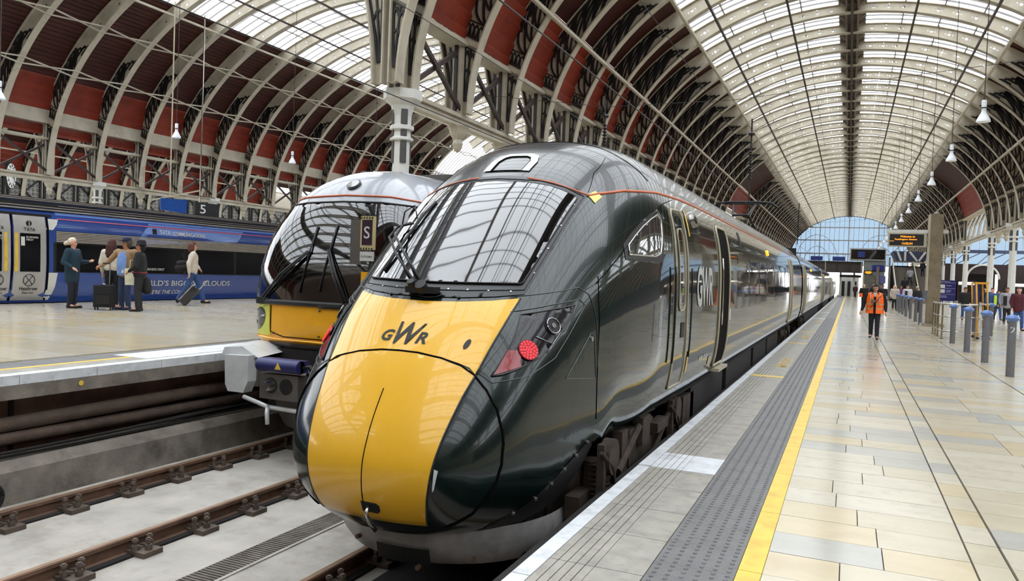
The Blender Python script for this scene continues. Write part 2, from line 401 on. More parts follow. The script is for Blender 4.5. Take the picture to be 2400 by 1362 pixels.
# ================================================================ train hulls
def pchip(xs, ys):
    n = len(xs); h = [xs[i+1]-xs[i] for i in range(n-1)]; d = [(ys[i+1]-ys[i])/h[i] for i in range(n-1)]
    m = [d[0]]+[0]*(n-2)+[d[-1]]
    for i in range(1, n-1):
        if d[i-1]*d[i] > 0:
            w1 = 2*h[i]+h[i-1]; w2 = h[i]+2*h[i-1]; m[i] = (w1+w2)/(w1/d[i-1]+w2/d[i])
    def f(x):
        if x <= xs[0]: return ys[0]
        if x >= xs[-1]: return ys[-1]
        i = 0
        while xs[i+1] < x: i += 1
        t = (x-xs[i])/h[i]
        return ys[i]*(1+2*t)*(1-t)**2+h[i]*m[i]*t*(1-t)**2+ys[i+1]*t*t*(3-2*t)+h[i]*m[i+1]*t*t*(t-1)
    return f
class Hull:
    """blunt-nosed train body: superellipse sections that grow behind the tip (local x right, y back, z up)"""
    def __init__(s, P, y0, tmax): s.f = {k: pchip(*v) for k, v in P.items()}; s.y0 = y0; s.tmax = tmax
    def par(s, t):
        t = min(max(t, 0), s.tmax); f = s.f; m = f['mid'](t)
        return f['wid'](t), m, f['top'](t)-m, f['nt'](t), m-f['bot'](t), f['nb'](t)
    def G(s, x, y, z):
        w, m, at, nt, ab, nb = s.par(y-s.y0)
        if w < 1e-6: return 9.
        a, n = (at, nt) if z >= m else (ab, nb)
        return (abs(x)/w)**n+(abs(z-m)/max(a, 1e-6))**n
    def nrm(s, x, y, z):
        h = .002; y = max(y, s.y0+.003)
        g = Vector((s.G(x+h, y, z)-s.G(x-h, y, z), s.G(x, y+h, z)-s.G(x, y-h, z), s.G(x, y, z+h)-s.G(x, y, z-h)))
        return g.normalized() if g.length > 0 else Vector((0, -1, 0))
    def P(s, x, y, z, off): return Vector((x, y, z))+s.nrm(x, y, z)*off if off else Vector((x, y, z))
    def front(s, x, z, off=0.):
        lo, hi = 0., s.tmax
        for _ in range(26):
            t = (lo+hi)/2
            if s.G(x, s.y0+t, z) <= 1: hi = t
            else: lo = t
        return s.P(x, s.y0+hi, z, off)
    def side(s, y, z, off=0., sg=1):
        w, m, at, nt, ab, nb = s.par(y-s.y0); a, n = (at, nt) if z >= m else (ab, nb)
        q = min(1, abs(z-m)/a); return s.P(sg*w*max(0, 1-q**n)**(1/n), y, z, off)
    def topz(s, x, y, off=0.):
        w, m, at, nt, ab, nb = s.par(y-s.y0); q = min(1, abs(x)/w); return s.P(x, y, m+at*max(0, 1-q**nt)**(1/nt), off)
    def shell(s, N, n, zclip, y1=None):
        rows = []; ts = [s.tmax*(i/N)**2.3 for i in range(1, N+1)]
        ts = [1e-5]+ts+([y1-s.y0] if y1 else [])
        for t in ts:
            w, m, at, nt, ab, nb = s.par(t); zc = zclip(t)
            q = min(1., max(0., (m-zc)/ab)) if zc < m else 0.; thl = math.asin(min(1, q**(nb/2)))
            half = []
            for j in range(n+1):
                th = math.pi/2-(math.pi/2+thl)*j/n; c = max(0, math.cos(th)); sn = math.sin(th)
                e = nt if sn >= 0 else nb; a = at if sn >= 0 else ab
                half.append((w*c**(2/e), s.y0+t, m+math.copysign(a*abs(sn)**(2/e), sn)))
            rows.append([(-x, y, z) for x, y, z in half[:0:-1]]+half)
        return MB().grid(rows)
def patch(fn, poly, step, m, name, parent, smooth=True):
    V, F = tri2d(poly, step); b = MB(); b.v = [tuple(fn(*p)) for p in V]
    F2 = []
    for f in F:   # face outward: away from the hull axis
        F2.append(f)
    b.f = F2; return b.obj(name, m, parent, smooth)
def line(fn, pl, r, m, name, parent, step=.05, closed=False, n=6):
    pts = resamp(pl, step, closed)
    if closed: pts.append(pts[0])
    return MB().tube([fn(*p) for p in pts], r, n).obj(name, m, parent, True)
def disc(c, nrm, r, m, name, parent, depth=.01, n=20):
    c = Vector(c); nrm = Vector(nrm).normalized(); return MB().cyl(c-nrm*depth/2, c+nrm*depth/2, r, n).obj(name, m, parent, 30)
def sym(pts): return pts+[(-x, z) for x, z in reversed(pts)]
# ---------------------------------------------------------------- green express train
M_green = mat('gloss_dark_green', srgb(8, 28, 26), .08, var=.15, scale=2, coat=.65, spec=.3, dirt=srgb(60, 70, 66), dscale=26, damt=.12)
M_roofg = mat('dark_grey_roof_paint', srgb(44, 47, 48), .26, var=.12, scale=1.5, coat=.3, dirt=srgb(90, 90, 86), dscale=3, damt=.4)
M_dusty = mat('dusty_dark_green', srgb(8, 25, 23), .2, var=.2, scale=2, coat=.35, spec=.4, dirt=srgb(54, 64, 60), dscale=13, damt=.25)
M_yel = mat('gloss_warning_yellow', srgb(230, 176, 40), .30, var=.04, scale=1.2, coat=.5, dirt=srgb(196, 136, 20), dscale=18, damt=.12)
M_frame = mat('black_rubber_frame', srgb(34, 35, 36), .35, var=.15)
M_grey0 = mat('bolt_grey', srgb(120, 116, 110), .5, metal=.5)
M_orange = mat('orange_pinstripe', srgb(206, 112, 74), .4)
M_trim = mat('pale_door_seal', srgb(176, 168, 146), .4)
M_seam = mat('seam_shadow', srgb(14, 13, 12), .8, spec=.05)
M_silver = mat('silver_lettering', srgb(182, 186, 184), .35)
M_redled = mat('red_tail_led', (.9, .015, .025), .3, emit=.40)
M_redlens = mat('red_reflector', srgb(130, 12, 22), .15, coat=.3)
M_clear = mat('headlamp_bowl', srgb(150, 150, 150), .12, metal=1.)
M_amber = mat('amber_door_lamp', (1., .30, .02), .3, emit=.5)
XG = -2.94
HG = Hull(dict(
 top=([0,.004,.02,.05,.10,.22,.37,.55,.76,.95,1.30,1.93,2.35,2.75,3.2,3.7,4.3,5], [.21,.27,.345,.43,.54,.735,.94,1.15,1.38,1.55,1.86,2.38,2.65,2.85,2.98,3.015,3.01,3.0]),
 bot=([0,.004,.02,.07,.17,.30,.5,1,1.6,2.2,5], [.21,.14,.06,-.06,-.18,-.26,-.30,-.34,-.3,-.15,-.15]),
 mid=([0,.1,.3,.6,1.0,1.6,2.4,3.2,5], [.21,.24,.34,.55,.80,1.05,1.22,1.3,1.3]),
 wid=([0,.004,.02,.05,.1,.2,.35,.55,.8,1.05,1.5,2.2,3,5], [.0,.16,.34,.48,.60,.745,.85,.925,.98,1.03,1.11,1.23,1.315,1.345]),
 nt=([0,.3,.8,1.5,2.5,3.5,5], [2.1,2.25,2.45,2.45,2.45,2.75,2.95]),
 nb=([0,.3,.6,1,1.6,2.1,5], [2.2,2.4,3.2,4.5,4.5,3.4,3.4])), 4.31, 5.)
tr = thing('express_train', 'dark green express train with yellow nose standing at the stone platform', 'train', (XG, 0, 0))
CL = pchip([0, 1.12, 1.62, 6], [-.34, -.34, .27, .27])
CAR1 = 30.2
sh = HG.shell(84, 40, CL, CAR1)
dc = sh.obj('driving_carriage', M_green, tr, True)
dc.data.materials.append(M_roofg); dc.data.materials.append(M_dusty)
DIAG = pchip([5.9, 5.95, 6.3, 6.7, 7.3, 7.7, 8.2, 8.3], [1.2, 1.54, 1.73, 1.95, 2.2, 2.35, 2.46, 3.5])
ZOR = pchip([6.45, 6.57, 6.95, 7.64, 8.7, 10.5, 40], [2.30, 2.33, 2.40, 2.456, 2.49, 2.50, 2.50])
for p in dc.data.polygons:
    c = p.center
    if (c.y < 6.5 and c.z > 2.47-.26*c.x*c.x) or (c.y >= 6.5 and c.z > ZOR(c.y)): p.material_index = 1
    elif c.y < 5.9 or c.z > DIAG(c.y): p.material_index = 2
MB().box(-1.1, 1.1, CAR1-.02, CAR1, -.1, 2.9).obj('carriage_end', M_dark, dc)
fr = lambda o: (lambda x, z: HG.front(x, z, o)); sd = lambda o, s=1: (lambda y, z: HG.side(y, z, o, s)); tp = lambda o: (lambda x, y: HG.topz(x, y, o))
yz = [(.702, 1.411), (.673, 1.213), (.645, 1.067), (.614, .886), (.58, .75), (.555, .617), (.53, .486), (.51, .367), (.497, .273), (.481, .159), (.454, .003), (.415, -.15)]
up_y = [(0, 1.362), (.3, 1.37), (.515, 1.385), (.702, 1.411), (.673, 1.213), (.645, 1.067), (.614, .886), (.56, .93), (.48, .955), (.34, .988), (.15, 1.012), (0, 1.016)]
def half(pts): return pts+[(-x, z) for x, z in reversed(pts) if x > 1e-6]
patch(fr(.004), half(up_y), .05, M_yel, 'yellow_brow_panel', dc)
lo_y = [(0, 1.004), (.15, 1.0), (.34, .976), (.48, .943), (.56, .918), (.608, .876)]+yz[4:]+[(.30, -.185), (.15, -.205), (0, -.212)]
patch(fr(.006), half(lo_y), .04, M_yel, 'yellow_coupler_cover', dc)
seam = [(0, 1.01), (.15, 1.006), (.34, .982), (.5, .94), (.606, .885), (.709, .794), (.8, .674), (.851, .537), (.863, .453), (.859, .31), (.836, .194), (.779, .08), (.699, -.022), (.591, -.096), (.42, -.165), (.2, -.21), (0, -.222)]
line(fr(.004), half(seam), .008, M_seam, 'coupler_cover_seam', dc, .04, True)
line(fr(.006), [(0, .76), (0, -.2)], .004, M_seam, 'centre_joint', dc, .04)
for s in (-1, 1): line(fr(.004), [(s*x, z) for x, z in yz[:4]], .007, M_frame, 'yellow_panel_edging', dc, .04)
for s in (-1, 1): line(fr(.004), [(s*x, z) for x, z in yz[3:]], .007, M_frame, 'yellow_panel_edging', dc, .04)
# windscreen
fo = [(0, 1.395), (.3, 1.40), (.53, 1.415), (.715, 1.44), (.735, 1.6), (.762, 1.853), (.80, 2.30), (.66, 2.36), (.507, 2.42), (.3, 2.46), (0, 2.478)]
patch(fr(.006), half(fo), .035, M_frame, 'windscreen_surround', dc)
ws = [(0, 1.498), (.3, 1.502), (.66, 1.511), (.672, 1.52), (.697, 1.707), (.726, 2.0), (.748, 2.25), (.742, 2.268), (.62, 2.32), (.508, 2.359), (.3, 2.392), (0, 2.406)]
patch(fr(.020), half(ws), .03, M_glassd, 'windscreen', dc)
line(fr(.016), half(ws), .007, M_dark, 'windscreen_gasket', dc, .03, True)
line(fr(.008), half([(0, 1.445), (.3, 1.45), (.70, 1.47), (.73, 1.70), (.758, 2.0), (.785, 2.285), (.62, 2.365), (.4, 2.42), (0, 2.442)]), .004, M_dark, 'surround_joint', dc, .05, True)
for i in range(9):
    x = -.62+i*.155; p = HG.front(x, 1.455, .008); disc(p, HG.nrm(*p), .007, M_steel, 'surround_screw', dc, .006, 8)
for z in (1.6, 1.8, 2.0, 2.2):
    p = HG.front(.715+.06*(z-1.6), z, .008); disc(p, HG.nrm(*p), .007, M_steel, 'surround_screw', dc, .006, 8)
# wiper
wp = MB()
A = lambda x, z, o: HG.front(x, z, o)
for pl in ([(-.10, 1.44, .07), (-.40, 1.63, .11), (-.66, 1.80, .10), (-.70, 1.92, .07), (-.58, 1.97, .05)], [(-.05, 1.45, .07), (-.30, 1.62, .13), (-.55, 1.79, .12), (-.62, 1.92, .08), (-.54, 1.965, .05)]):
    wp.tube([A(*q) for q in pl], .011, 8)
wp.obj('wiper_arm', M_dark, dc, True)
MB().tube([A(*q) for q in ((-.53, 1.56, .03), (-.53, 1.69, .04), (-.52, 1.84, .04), (-.51, 2.06, .04), (-.48, 2.19, .03))], .013, 6).obj('wiper_blade', M_dark, dc, True)
MB().tube([A(*q) for q in ((-.66, 1.93, .06), (-.66, 2.02, .12), (-.58, 2.08, .12), (-.52, 2.0, .06))], .006, 6).obj('washer_hose', M_dark, dc, True)
c = A(-.03, 1.42, .03)
MB().cyl(c, c+Vector((0, -.05, .05)), .045, 14).cyl(c+Vector((-.08, -.02, .02)), c+Vector((-.08, -.06, .07)), .03, 10).box(c.x-.13, c.x+.13, c.y-.05, c.y+.03, c.z-.02, c.z+.03).obj('wiper_motor', M_dark, dc, 40)
MB().tube([A(.03+.10*math.cos(t), 1.405+.022*math.sin(t), .015) for t in [i*math.pi/8 for i in range(17)]], .006, 6).obj('motor_guard', M_dark, dc, True)
for x in (-.33, .27): p = A(x, 1.40, .007); disc(p, HG.nrm(*p), .012, M_dark, 'washer_jet', dc, .01, 10)
# company lettering on the brow, drawn in front projection
def gw(u0, u1, v0, v1, t, nm):
    return text(t, lambda u, v: HG.front(u0+(u1-u0)*u+.02*v, v0+(v1-v0)*v, .008), M_dark, dc, nm)
gw(-.215, -.125, 1.068, 1.146, 'G', 'nose_lettering'); gw(.092, .18, 1.064, 1.142, 'R', 'nose_lettering')
wpoly = [(-.095, 1.205), (-.072, 1.205), (-.062, 1.112), (.004, 1.205), (.022, 1.205), (.035, 1.112), (.108, 1.20), (.128, 1.20), (.03, 1.052), (.012, 1.052), (-.003, 1.145), (-.068, 1.052), (-.085, 1.052)]
patch(fr(.008), wpoly, .03, M_dark, 'nose_lettering', dc)
p = A(.483, 1.08, .006); nn = HG.nrm(*p)
patch(fr(.007), [(.483+.021*math.cos(t)+.006*math.sin(t), 1.08+.034*math.sin(t)) for t in [i*math.pi/8 for i in range(16)]], .02, M_dark, 'socket_hole', dc)
# coupler release slot and lever
patch(fr(.008), [(-.02, -.05), (-.02, .028), (.10, .026), (.125, .01), (.125, -.03), (.10, -.052)], .03, M_dark, 'release_slot', dc)
MB().tube([A(.045, .0, .01), A(.05, -.01, .06), A(.06, -.09, .07), A(.065, -.14, .06)], [.014, .014, .013, .017], 10).obj('release_lever', M_steel, dc, True)
patch(fr(.009), [(.515, .30), (.54, .29), (.532, .24), (.52, .17), (.508, .15), (.512, .22)], .03, M_concw, 'paint_chip', dc)
# headlamp clusters (both sides)
hl = [(4.785, .882), (5.009, 1.113), (5.178, 1.295), (5.40, 1.335), (5.62, 1.368), (5.56, 1.306), (5.43, 1.205), (5.302, 1.109), (5.143, 1.009), (4.989, .950), (4.83, .89)]
rim = [(4.755, .90), (5.0, 1.14), (5.15, 1.315), (5.42, 1.37), (5.69, 1.415), (5.74, 1.37), (5.45, 1.134), (5.263, .988), (4.988, .885), (4.765, .84)]
oute = [(5.26, 1.425), (5.5, 1.465), (5.73, 1.505), (5.82, 1.45), (5.86, 1.30), (5.88, 1.08), (5.90, .873)]
tria = [(5.40, .828), (5.77, 1.15), (5.83, 1.12), (5.88, .785)]
for s in (1, -1):
    patch(sd(.004, s), hl, .05, mat('lamp_housing_black', srgb(16, 14, 20), .12, coat=.25, spec=.3, var=.3, scale=12), 'headlamp_cluster', dc)
    line(sd(.006, s), hl, .006, M_frame, 'headlamp_gasket', dc, .05, True)
    line(sd(.004, s), rim, .0028, mat('dull_edge', srgb(96, 104, 100), .3, metal=.5), 'headlamp_panel_joint', dc, .05, True)
    line(sd(.003, s), oute, .0028, MATS['dull_edge'], 'wing_joint', dc, .05)
    line(sd(.003, s), tria, .0028, MATS['dull_edge'], 'jacking_flap_joint', dc, .05, True)
    red = [(4.80, .89), (4.86, .955), (4.95, 1.05), (5.02, 1.05), (4.97, .98), (4.96, .945)]
    patch(sd(.008, s), red, .03, M_redlens, 'red_reflector', dc)
    p = HG.side(5.055, 1.05, .012, s); n = HG.nrm(*p)
    disc(p, n, .078, M_redlens, 'tail_lamp', dc, .012, 24)
    a = n.cross(Vector((0, 0, 1))).normalized(); b = n.cross(a); lb = MB()
    for rr, k in ((0, 1), (.022, 6), (.043, 11), (.063, 16)):
        for i in range(k):
            t = 2*math.pi*i/k; q = p+a*(rr*math.cos(t))+b*(rr*math.sin(t)); lb.cyl(q, q+n*.009, .0085, 7)
    stuff(lb.obj('tail_lamp_leds', M_redled, dc))
    p = HG.side(5.33, 1.215, .010, s); n = HG.nrm(*p); a = n.cross(Vector((0, 0, 1))).normalized(); b = n.cross(a)
    disc(p, n, .052, M_dark, 'headlamp', dc, .01, 24)
    MB().tube([p+n*.008+a*(.06*math.cos(t))+b*(.06*math.sin(t)) for t in [i*math.pi/12 for i in range(25)]], .006, 6).obj('headlamp_ring', M_clear, dc, True)
    disc(p+n*.006, n, .02, M_clear, 'headlamp_bulb', dc, .012, 12)
    line(sd(.010, s), [(5.16, 1.14), (5.26, 1.09)], .004, M_clear, 'lamp_divider', dc)
    for k in range(3): line(sd(.009, s), [(5.20+.03*k, 1.03+.025*k), (5.33+.03*k, 1.14+.02*k)], .003, M_clear, 'lamp_fin', dc)
    p = HG.side(5.79, 1.105, .004, s); disc(p, HG.nrm(*p), .02, M_steel, 'flap_lock', dc, .008, 12)
    line(sd(.002, s), [(6.0, 1.60), (5.93, 1.40), (5.90, 1.1), (5.90, .75), (5.92, .45)], .003, M_seam, 'body_joint', dc, .06)
    line(sd(.003, s), [(5.95, 1.54), (6.3, 1.73), (6.7, 1.95), (7.3, 2.2), (7.7, 2.35), (8.2, 2.44)], .004, M_seam, 'cab_side_joint', dc, .08)
    patch(sd(.004, s), [(4.86, -.16), (5.1, -.03), (5.4, .11), (5.86, .31), (5.90, .24), (5.68, -.02), (5.5, -.22), (5.2, -.27), (4.9, -.25)], .05, mat('matt_black_apron', srgb(22, 22, 22), .6, var=.25), 'apron_plate', dc)
    for k in range(6):
        p = HG.side(4.98+.165*k, -.10+.077*k, .008, s); disc(p, HG.nrm(*p), .013, M_grey0, 'apron_bolt', dc, .016, 8)
    # cab side window
    win = [(6.55, 1.795), (6.58, 1.88), (6.75, 1.97), (6.95, 2.065), (7.2, 2.16), (7.40, 2.215), (7.44, 2.16), (7.35, 1.95), (7.25, 1.83), (7.1, 1.80)]
    wf = [(6.47, 1.75), (6.50, 1.885), (6.7, 1.995), (6.93, 2.10), (7.2, 2.205), (7.46, 2.275), (7.52, 2.2), (7.43, 1.92), (7.32, 1.76), (7.12, 1.735)]
    patch(sd(.004, s), wf, .06, M_frame, 'cab_window_surround', dc)
    patch(sd(.010, s), win, .06, mat('cab_window_glass', srgb(52, 58, 58), .03, coat=1., spec=.9), 'cab_window', dc)
    line(sd(.010, s), win, .007, M_steel, 'cab_window_trim', dc, .06, True)
    # cab door
    d1 = [(7.86, .47), (7.84, .8), (7.82, 1.4), (7.84, 1.9), (7.9, 2.27), (7.96, 2.32), (8.35, 2.335), (8.42, 2.27), (8.42, 1.6), (8.43, 1.0), (8.46, .47)]
    patch(sd(.003, s), d1, .08, M_green, 'cab_door', dc)
    line(sd(.006, s), d1, .011, M_trim, 'cab_door_seal', dc, .07, True)
    patch(sd(.008, s), [(7.99, 1.32), (7.99, 2.06), (8.05, 2.12), (8.2, 2.13), (8.26, 2.06), (8.26, 1.32), (8.2, 1.27), (8.05, 1.27)], .08, M_glassd, 'cab_door_window', dc)
    line(sd(.010, s), [(7.99, 1.32), (7.99, 2.06), (8.05, 2.12), (8.2, 2.13), (8.26, 2.06), (8.26, 1.32), (8.2, 1.27), (8.05, 1.27)], .008, M_trim, 'cab_door_window_trim', dc, .07, True)
    for y in (7.72, 8.52): line(sd(.03, s), [(y, .75), (y, 1.3), (y, 1.72)], .010, M_dark, 'cab_grab_rail', dc, .1)
    patch(sd(.008, s), [(8.13, .98), (8.13, 1.14), (8.3, 1.14), (8.3, .98)], .06, M_dark, 'door_handle_recess', dc)
    for z0, z1 in ((2.08, 2.36), (.56, .80)): patch(sd(.005, s), [(8.60, z0), (8.60, z1), (8.67, z1), (8.67, z0)], .08, M_yline, 'hazard_tag', dc)
    # open passenger door: flat dark patch paints its unlit interior
    d2 = [(10.62, .44), (10.6, .9), (10.6, 2.25), (10.68, 2.33), (11.42, 2.33), (11.5, 2.25), (11.5, .9), (11.48, .44)]
    patch(sd(.004, s), d2, .1, M_seam, 'dark_doorway_patch', dc)
    line(sd(.010, s), d2, .017, M_trim, 'doorway_seal', dc, .1, True)
    line(sd(.03, s), [(10.72, 1.0), (10.72, 1.9)], .015, M_steel, 'doorway_handrail', dc, .2)
    st = HG.side(11.05, .44, 0, s); MB().box(min(st.x-.1*s, st.x+.1*s), max(st.x-.1*s, st.x+.1*s), 10.65, 11.45, .36, .40).obj('door_step', M_trim, dc)
    patch(sd(.006, s), [(11.62, 1.02), (11.62, 1.2), (11.74, 1.2), (11.74, 1.02)], .1, M_concw, 'door_button_plate', dc)
    p = HG.side(9.1, 2.29, .01, s); disc(p, HG.nrm(*p), .085, M_steel, 'horn_grille', dc, .03, 16); disc(p, HG.nrm(*p), .045, M_dark, 'horn_mouth', dc, .05, 12)
    sg = s
    text('GWR', lambda u, v: HG.side((8.95+1.1*u) if sg > 0 else (10.05-1.1*u), 1.28+.48*v, .006, sg), M_silver, dc, 'side_lettering')
    text('800 015', lambda u, v: HG.side((9.35+.6*u) if sg > 0 else (9.95-.6*u), .62+.06*v, .006, sg), M_concw, dc, 'fleet_number')
    patch(sd(.006, s), [(10.1, .5), (10.1, .62), (10.3, .62), (10.3, .5)], .1, M_trim, 'data_plate', dc)
    y = 12.45
    wins = []
    while y < 23.2: wins.append((y, y+1.42)); y += 1.62
    for a_, b_ in wins:
        patch(sd(.003, s), [(a_+.06, 1.34), (a_, 1.42), (a_, 1.93), (a_+.06, 2.0), (b_-.06, 2.0), (b_, 1.93), (b_, 1.42), (b_-.06, 1.34)], .3, M_glassd, 'window', dc)
    d3 = [(24.3, .44), (24.3, 2.3), (25.2, 2.3), (25.2, .44)]
    patch(sd(.003, s), d3, .2, M_green, 'passenger_door', dc); line(sd(.008, s), d3, .03, M_trim, 'door_seal', dc, .15, True)
    patch(sd(.008, s), [(24.5, 1.2), (24.5, 2.1), (25.0, 2.1), (25.0, 1.2)], .2, M_glassd, 'door_window', dc)
    p = HG.side(17.7, 2.24, .01, s); disc(p, HG.nrm(*p), .06, M_amber, 'amber_lamp', dc, .04, 16)
    patch(sd(.004, s), [(13.0, 2.18), (13.0, 2.4), (13.25, 2.4), (13.25, 2.18)], .1, M_dark, 'destination_display', dc)
    line(sd(.003, s), [(6.45, 2.30), (6.57, 2.33), (6.95, 2.40), (7.64, 2.456), (8.7, 2.49), (10.5, 2.50), (30.1, 2.50)], .012, M_orange, 'orange_pinstripe', dc, .12)
    p = 0
patch(tp(.006), [(.80, 6.455), (.83, 6.57), (.895, 6.585), (.875, 6.44)], .05, mat('yellow_sticker', srgb(226, 214, 110), .4), 'warning_sticker', dc)
line(fr(.004), [(-.80, 2.305), (-.66, 2.355), (-.507, 2.405), (-.3, 2.445), (-.22, 2.455)], .011, M_orange, 'orange_pinstripe', dc, .05)
line(fr(.004), [(.80, 2.305), (.66, 2.355), (.507, 2.405), (.3, 2.445), (.27, 2.45)], .011, M_orange, 'orange_pinstripe', dc, .05)
hs = [(-.23, 6.47), (-.235, 6.66), (-.20, 6.78), (-.12, 6.83), (.12, 6.83), (.20, 6.78), (.235, 6.66), (.23, 6.47), (.155, 6.47), (.16, 6.66), (.13, 6.74), (.08, 6.77), (-.08, 6.77), (-.13, 6.74), (-.16, 6.66), (-.155, 6.47)]
patch(tp(.010), hs, .05, M_white, 'roof_step_marking', dc)
line(tp(.006), [(-.155, 6.47), (-.16, 6.66), (-.13, 6.74), (-.08, 6.77), (.08, 6.77), (.13, 6.74), (.16, 6.66), (.155, 6.47)], .006, M_seam, 'roof_hatch_joint', dc, .05, True)
line(tp(.003), [(-1.1, 7.6), (-.8, 7.45), (-.4, 7.38), (0, 7.36), (.4, 7.38), (.8, 7.45), (1.05, 7.6)], .003, M_seam, 'roof_joint', dc, .06)
for s in (1, -1): line(sd(.002, s), [(6.5, 2.34), (6.8, 2.55), (7.2, 2.75)], .003, M_seam, 'roof_joint', dc, .06)
# chin valance
vr = []
for z, w, L, yc in ((-.24, .93, 1.02, 5.72), (-.33, .95, 1.02, 5.74), (-.45, .93, .98, 5.76), (-.54, .88, .90, 5.76), (-.575, .80, .80, 5.76)):
    vr.append([(w*math.sin(a), yc-L*math.cos(a), z) for a in [R(-100+200*i/40) for i in range(41)]])
MB().grid(vr).obj('chin_valance', mat('grey_valance', srgb(160, 158, 156), .5, var=.15, scale=8, dirt=srgb(110, 106, 102), dscale=6), tr, True)
sl = []
for z in (-.40, -.52): sl.append([(.95*math.sin(a), 5.735-1.005*math.cos(a) + (.03 if z < -.5 else 0), z) for a in [R(-9+26*i/8) for i in range(9)]])
MB().grid(sl).obj('valance_slot', M_dark, tr)
for a, z in ((-22, -.42), (12, -.535), (36, -.47)):
    MB().cyl((.94*math.sin(R(a)), 5.76-1.0*math.cos(R(a)), z), (.96*math.sin(R(a)), 5.74-1.02*math.cos(R(a)), z), .018, 8).obj('valance_bolt', M_rust, tr)
MB().box(-.8, .8, 5.3, 8.5, -.55, -.1).obj('underframe', M_soot, tr)
# bogies, underfloor boxes
M_bog = mat('sooty_bogie', srgb(60, 50, 43), .8, var=.4, scale=9, metal=.2)
def bogie(y, root):
    b = MB()
    for s in (-1, 1):
        b.box(s*1.02-.06, s*1.02+.06, y-1.7, y+1.7, -.32, -.14).box(s*1.05-.09, s*1.05+.09, y-.45, y+.45, -.16, .18)
        for dy in (-1.3, 1.3):
            b.cyl((s*.70, y+dy, -.38), (s*.82, y+dy, -.38), .42, 20).box(s*1.06-.1, s*1.06+.1, y+dy-.17, y+dy+.17, -.5, -.22)
            b.cyl((s*1.06, y+dy, -.22), (s*1.06, y+dy, .08), .1, 12).cyl((s*1.14, y+dy, -.38), (s*1.2, y+dy, -.38), .12, 14)
        b.tube([(s*1.16, y-.9, -.1), (s*1.16, y-.2, .18)], .035, 8).tube([(s*1.16, y+.3, -.25), (s*1.16, y+1.1, .1)], .03, 8).box(s*1.1-.05, s*1.1+.05, y-.75, y-.55, -.45, .22)
        for dy in (-1.3, 1.3):
            for k in range(7): b.lathe([(.085, -.2+.04*k), (.115, -.185+.04*k), (.085, -.17+.04*k)], 12, (s*1.10, y+dy, 0))
            b.tube([(s*1.2, y+dy-.25, .2), (s*1.24, y+dy-.05, .05), (s*1.2, y+dy+.15, -.2), (s*1.15, y+dy+.3, .1)], .018, 6)
            b.box(s*1.18-.03, s*1.18+.03, y+dy-.2, y+dy-.12, -.45, .25).cyl((s*1.15, y+dy, .12), (s*1.24, y+dy, .12), .15, 14)
        b.box(s*1.15-.05, s*1.15+.05, y-.2, y+.1, .0, .26).box(s*1.16-.06, s*1.16+.06, y+.35, y+.85, .02, .12).box(s*1.12-.08, s*1.12+.08, y+1.75, y+2.4, -.3, .2)
    return b.obj('bogie', M_bog, root)
bogie(7.4, tr); bogie(24.6, tr)
for a_, b_ in ((9.6, 12.2), (12.6, 16), (16.4, 19), (19.3, 22.3)):
    MB().box(-1.2, 1.2, a_, b_, -.45, .30).obj('underfloor_case', M_soot, tr)
MB().box(-1.0, 1.0, 5.9, CAR1, .30, .45).obj('floor_pan', M_soot, tr)
# following carriages
prof = []
for j in range(33):
    th = math.pi/2-(math.pi/2+math.asin(min(1, ((1.3-.27)/1.45)**1.7)))*j/32; c_ = max(0, math.cos(th)); s_ = math.sin(th)
    e = 2.95 if s_ >= 0 else 3.4; a_ = 1.70 if s_ >= 0 else 1.45
    prof.append((1.345*c_**(2/e), 1.3+math.copysign(a_*abs(s_)**(2/e), s_)))
prof = [(-x, z) for x, z in prof[:0:-1]]+prof
def car(y0, y1):
    c = MB().grid([[(x, y0, z) for x, z in prof], [(x, y1, z) for x, z in prof]]).obj('carriage', M_green, tr, True)
    c.data.materials.append(M_roofg)
    for p in c.data.polygons:
        if p.center.z > 2.5: p.material_index = 1
    MB().box(-1.05, 1.05, y0-.7, y0, -.1, 2.75).obj('gangway', M_dark, c)
    for s in (1, -1):
        S_ = lambda y, z, o=.004: HG.side(9.3, z, 0, s)+Vector((s*o, y-9.3, 0))
        for yd in (y0+1.2, y1-2.2):
            d = [(yd, .44), (yd, 2.3), (yd+.95, 2.3), (yd+.95, .44)]
            line(lambda y, z: S_(y, z, .01), d, .03, M_trim, 'door_seal', c, .15, True)
            patch(lambda y, z: S_(y, z, .008), [(yd+.22, 1.2), (yd+.22, 2.1), (yd+.73, 2.1), (yd+.73, 1.2)], .3, M_glassd, 'door_window', c)
        y = y0+3.2
        while y < y1-4: patch(S_, [(y, 1.34), (y, 2.0), (y+1.42, 2.0), (y+1.42, 1.34)], .4, M_glassd, 'window', c); y += 1.62
        p = S_(y0+8, 2.24, .01); disc(p, (s, 0, .3), .06, M_amber, 'amber_lamp', c, .04, 12)
    MB().box(-1.2, 1.2, y0+4.5, y1-4.5, -.45, .35).obj('underfloor_case', M_soot, c)
    bogie(y0+2.9, tr); bogie(y1-2.9, tr)
for k in range(3): car(31+26*k, 56.3+26*k)
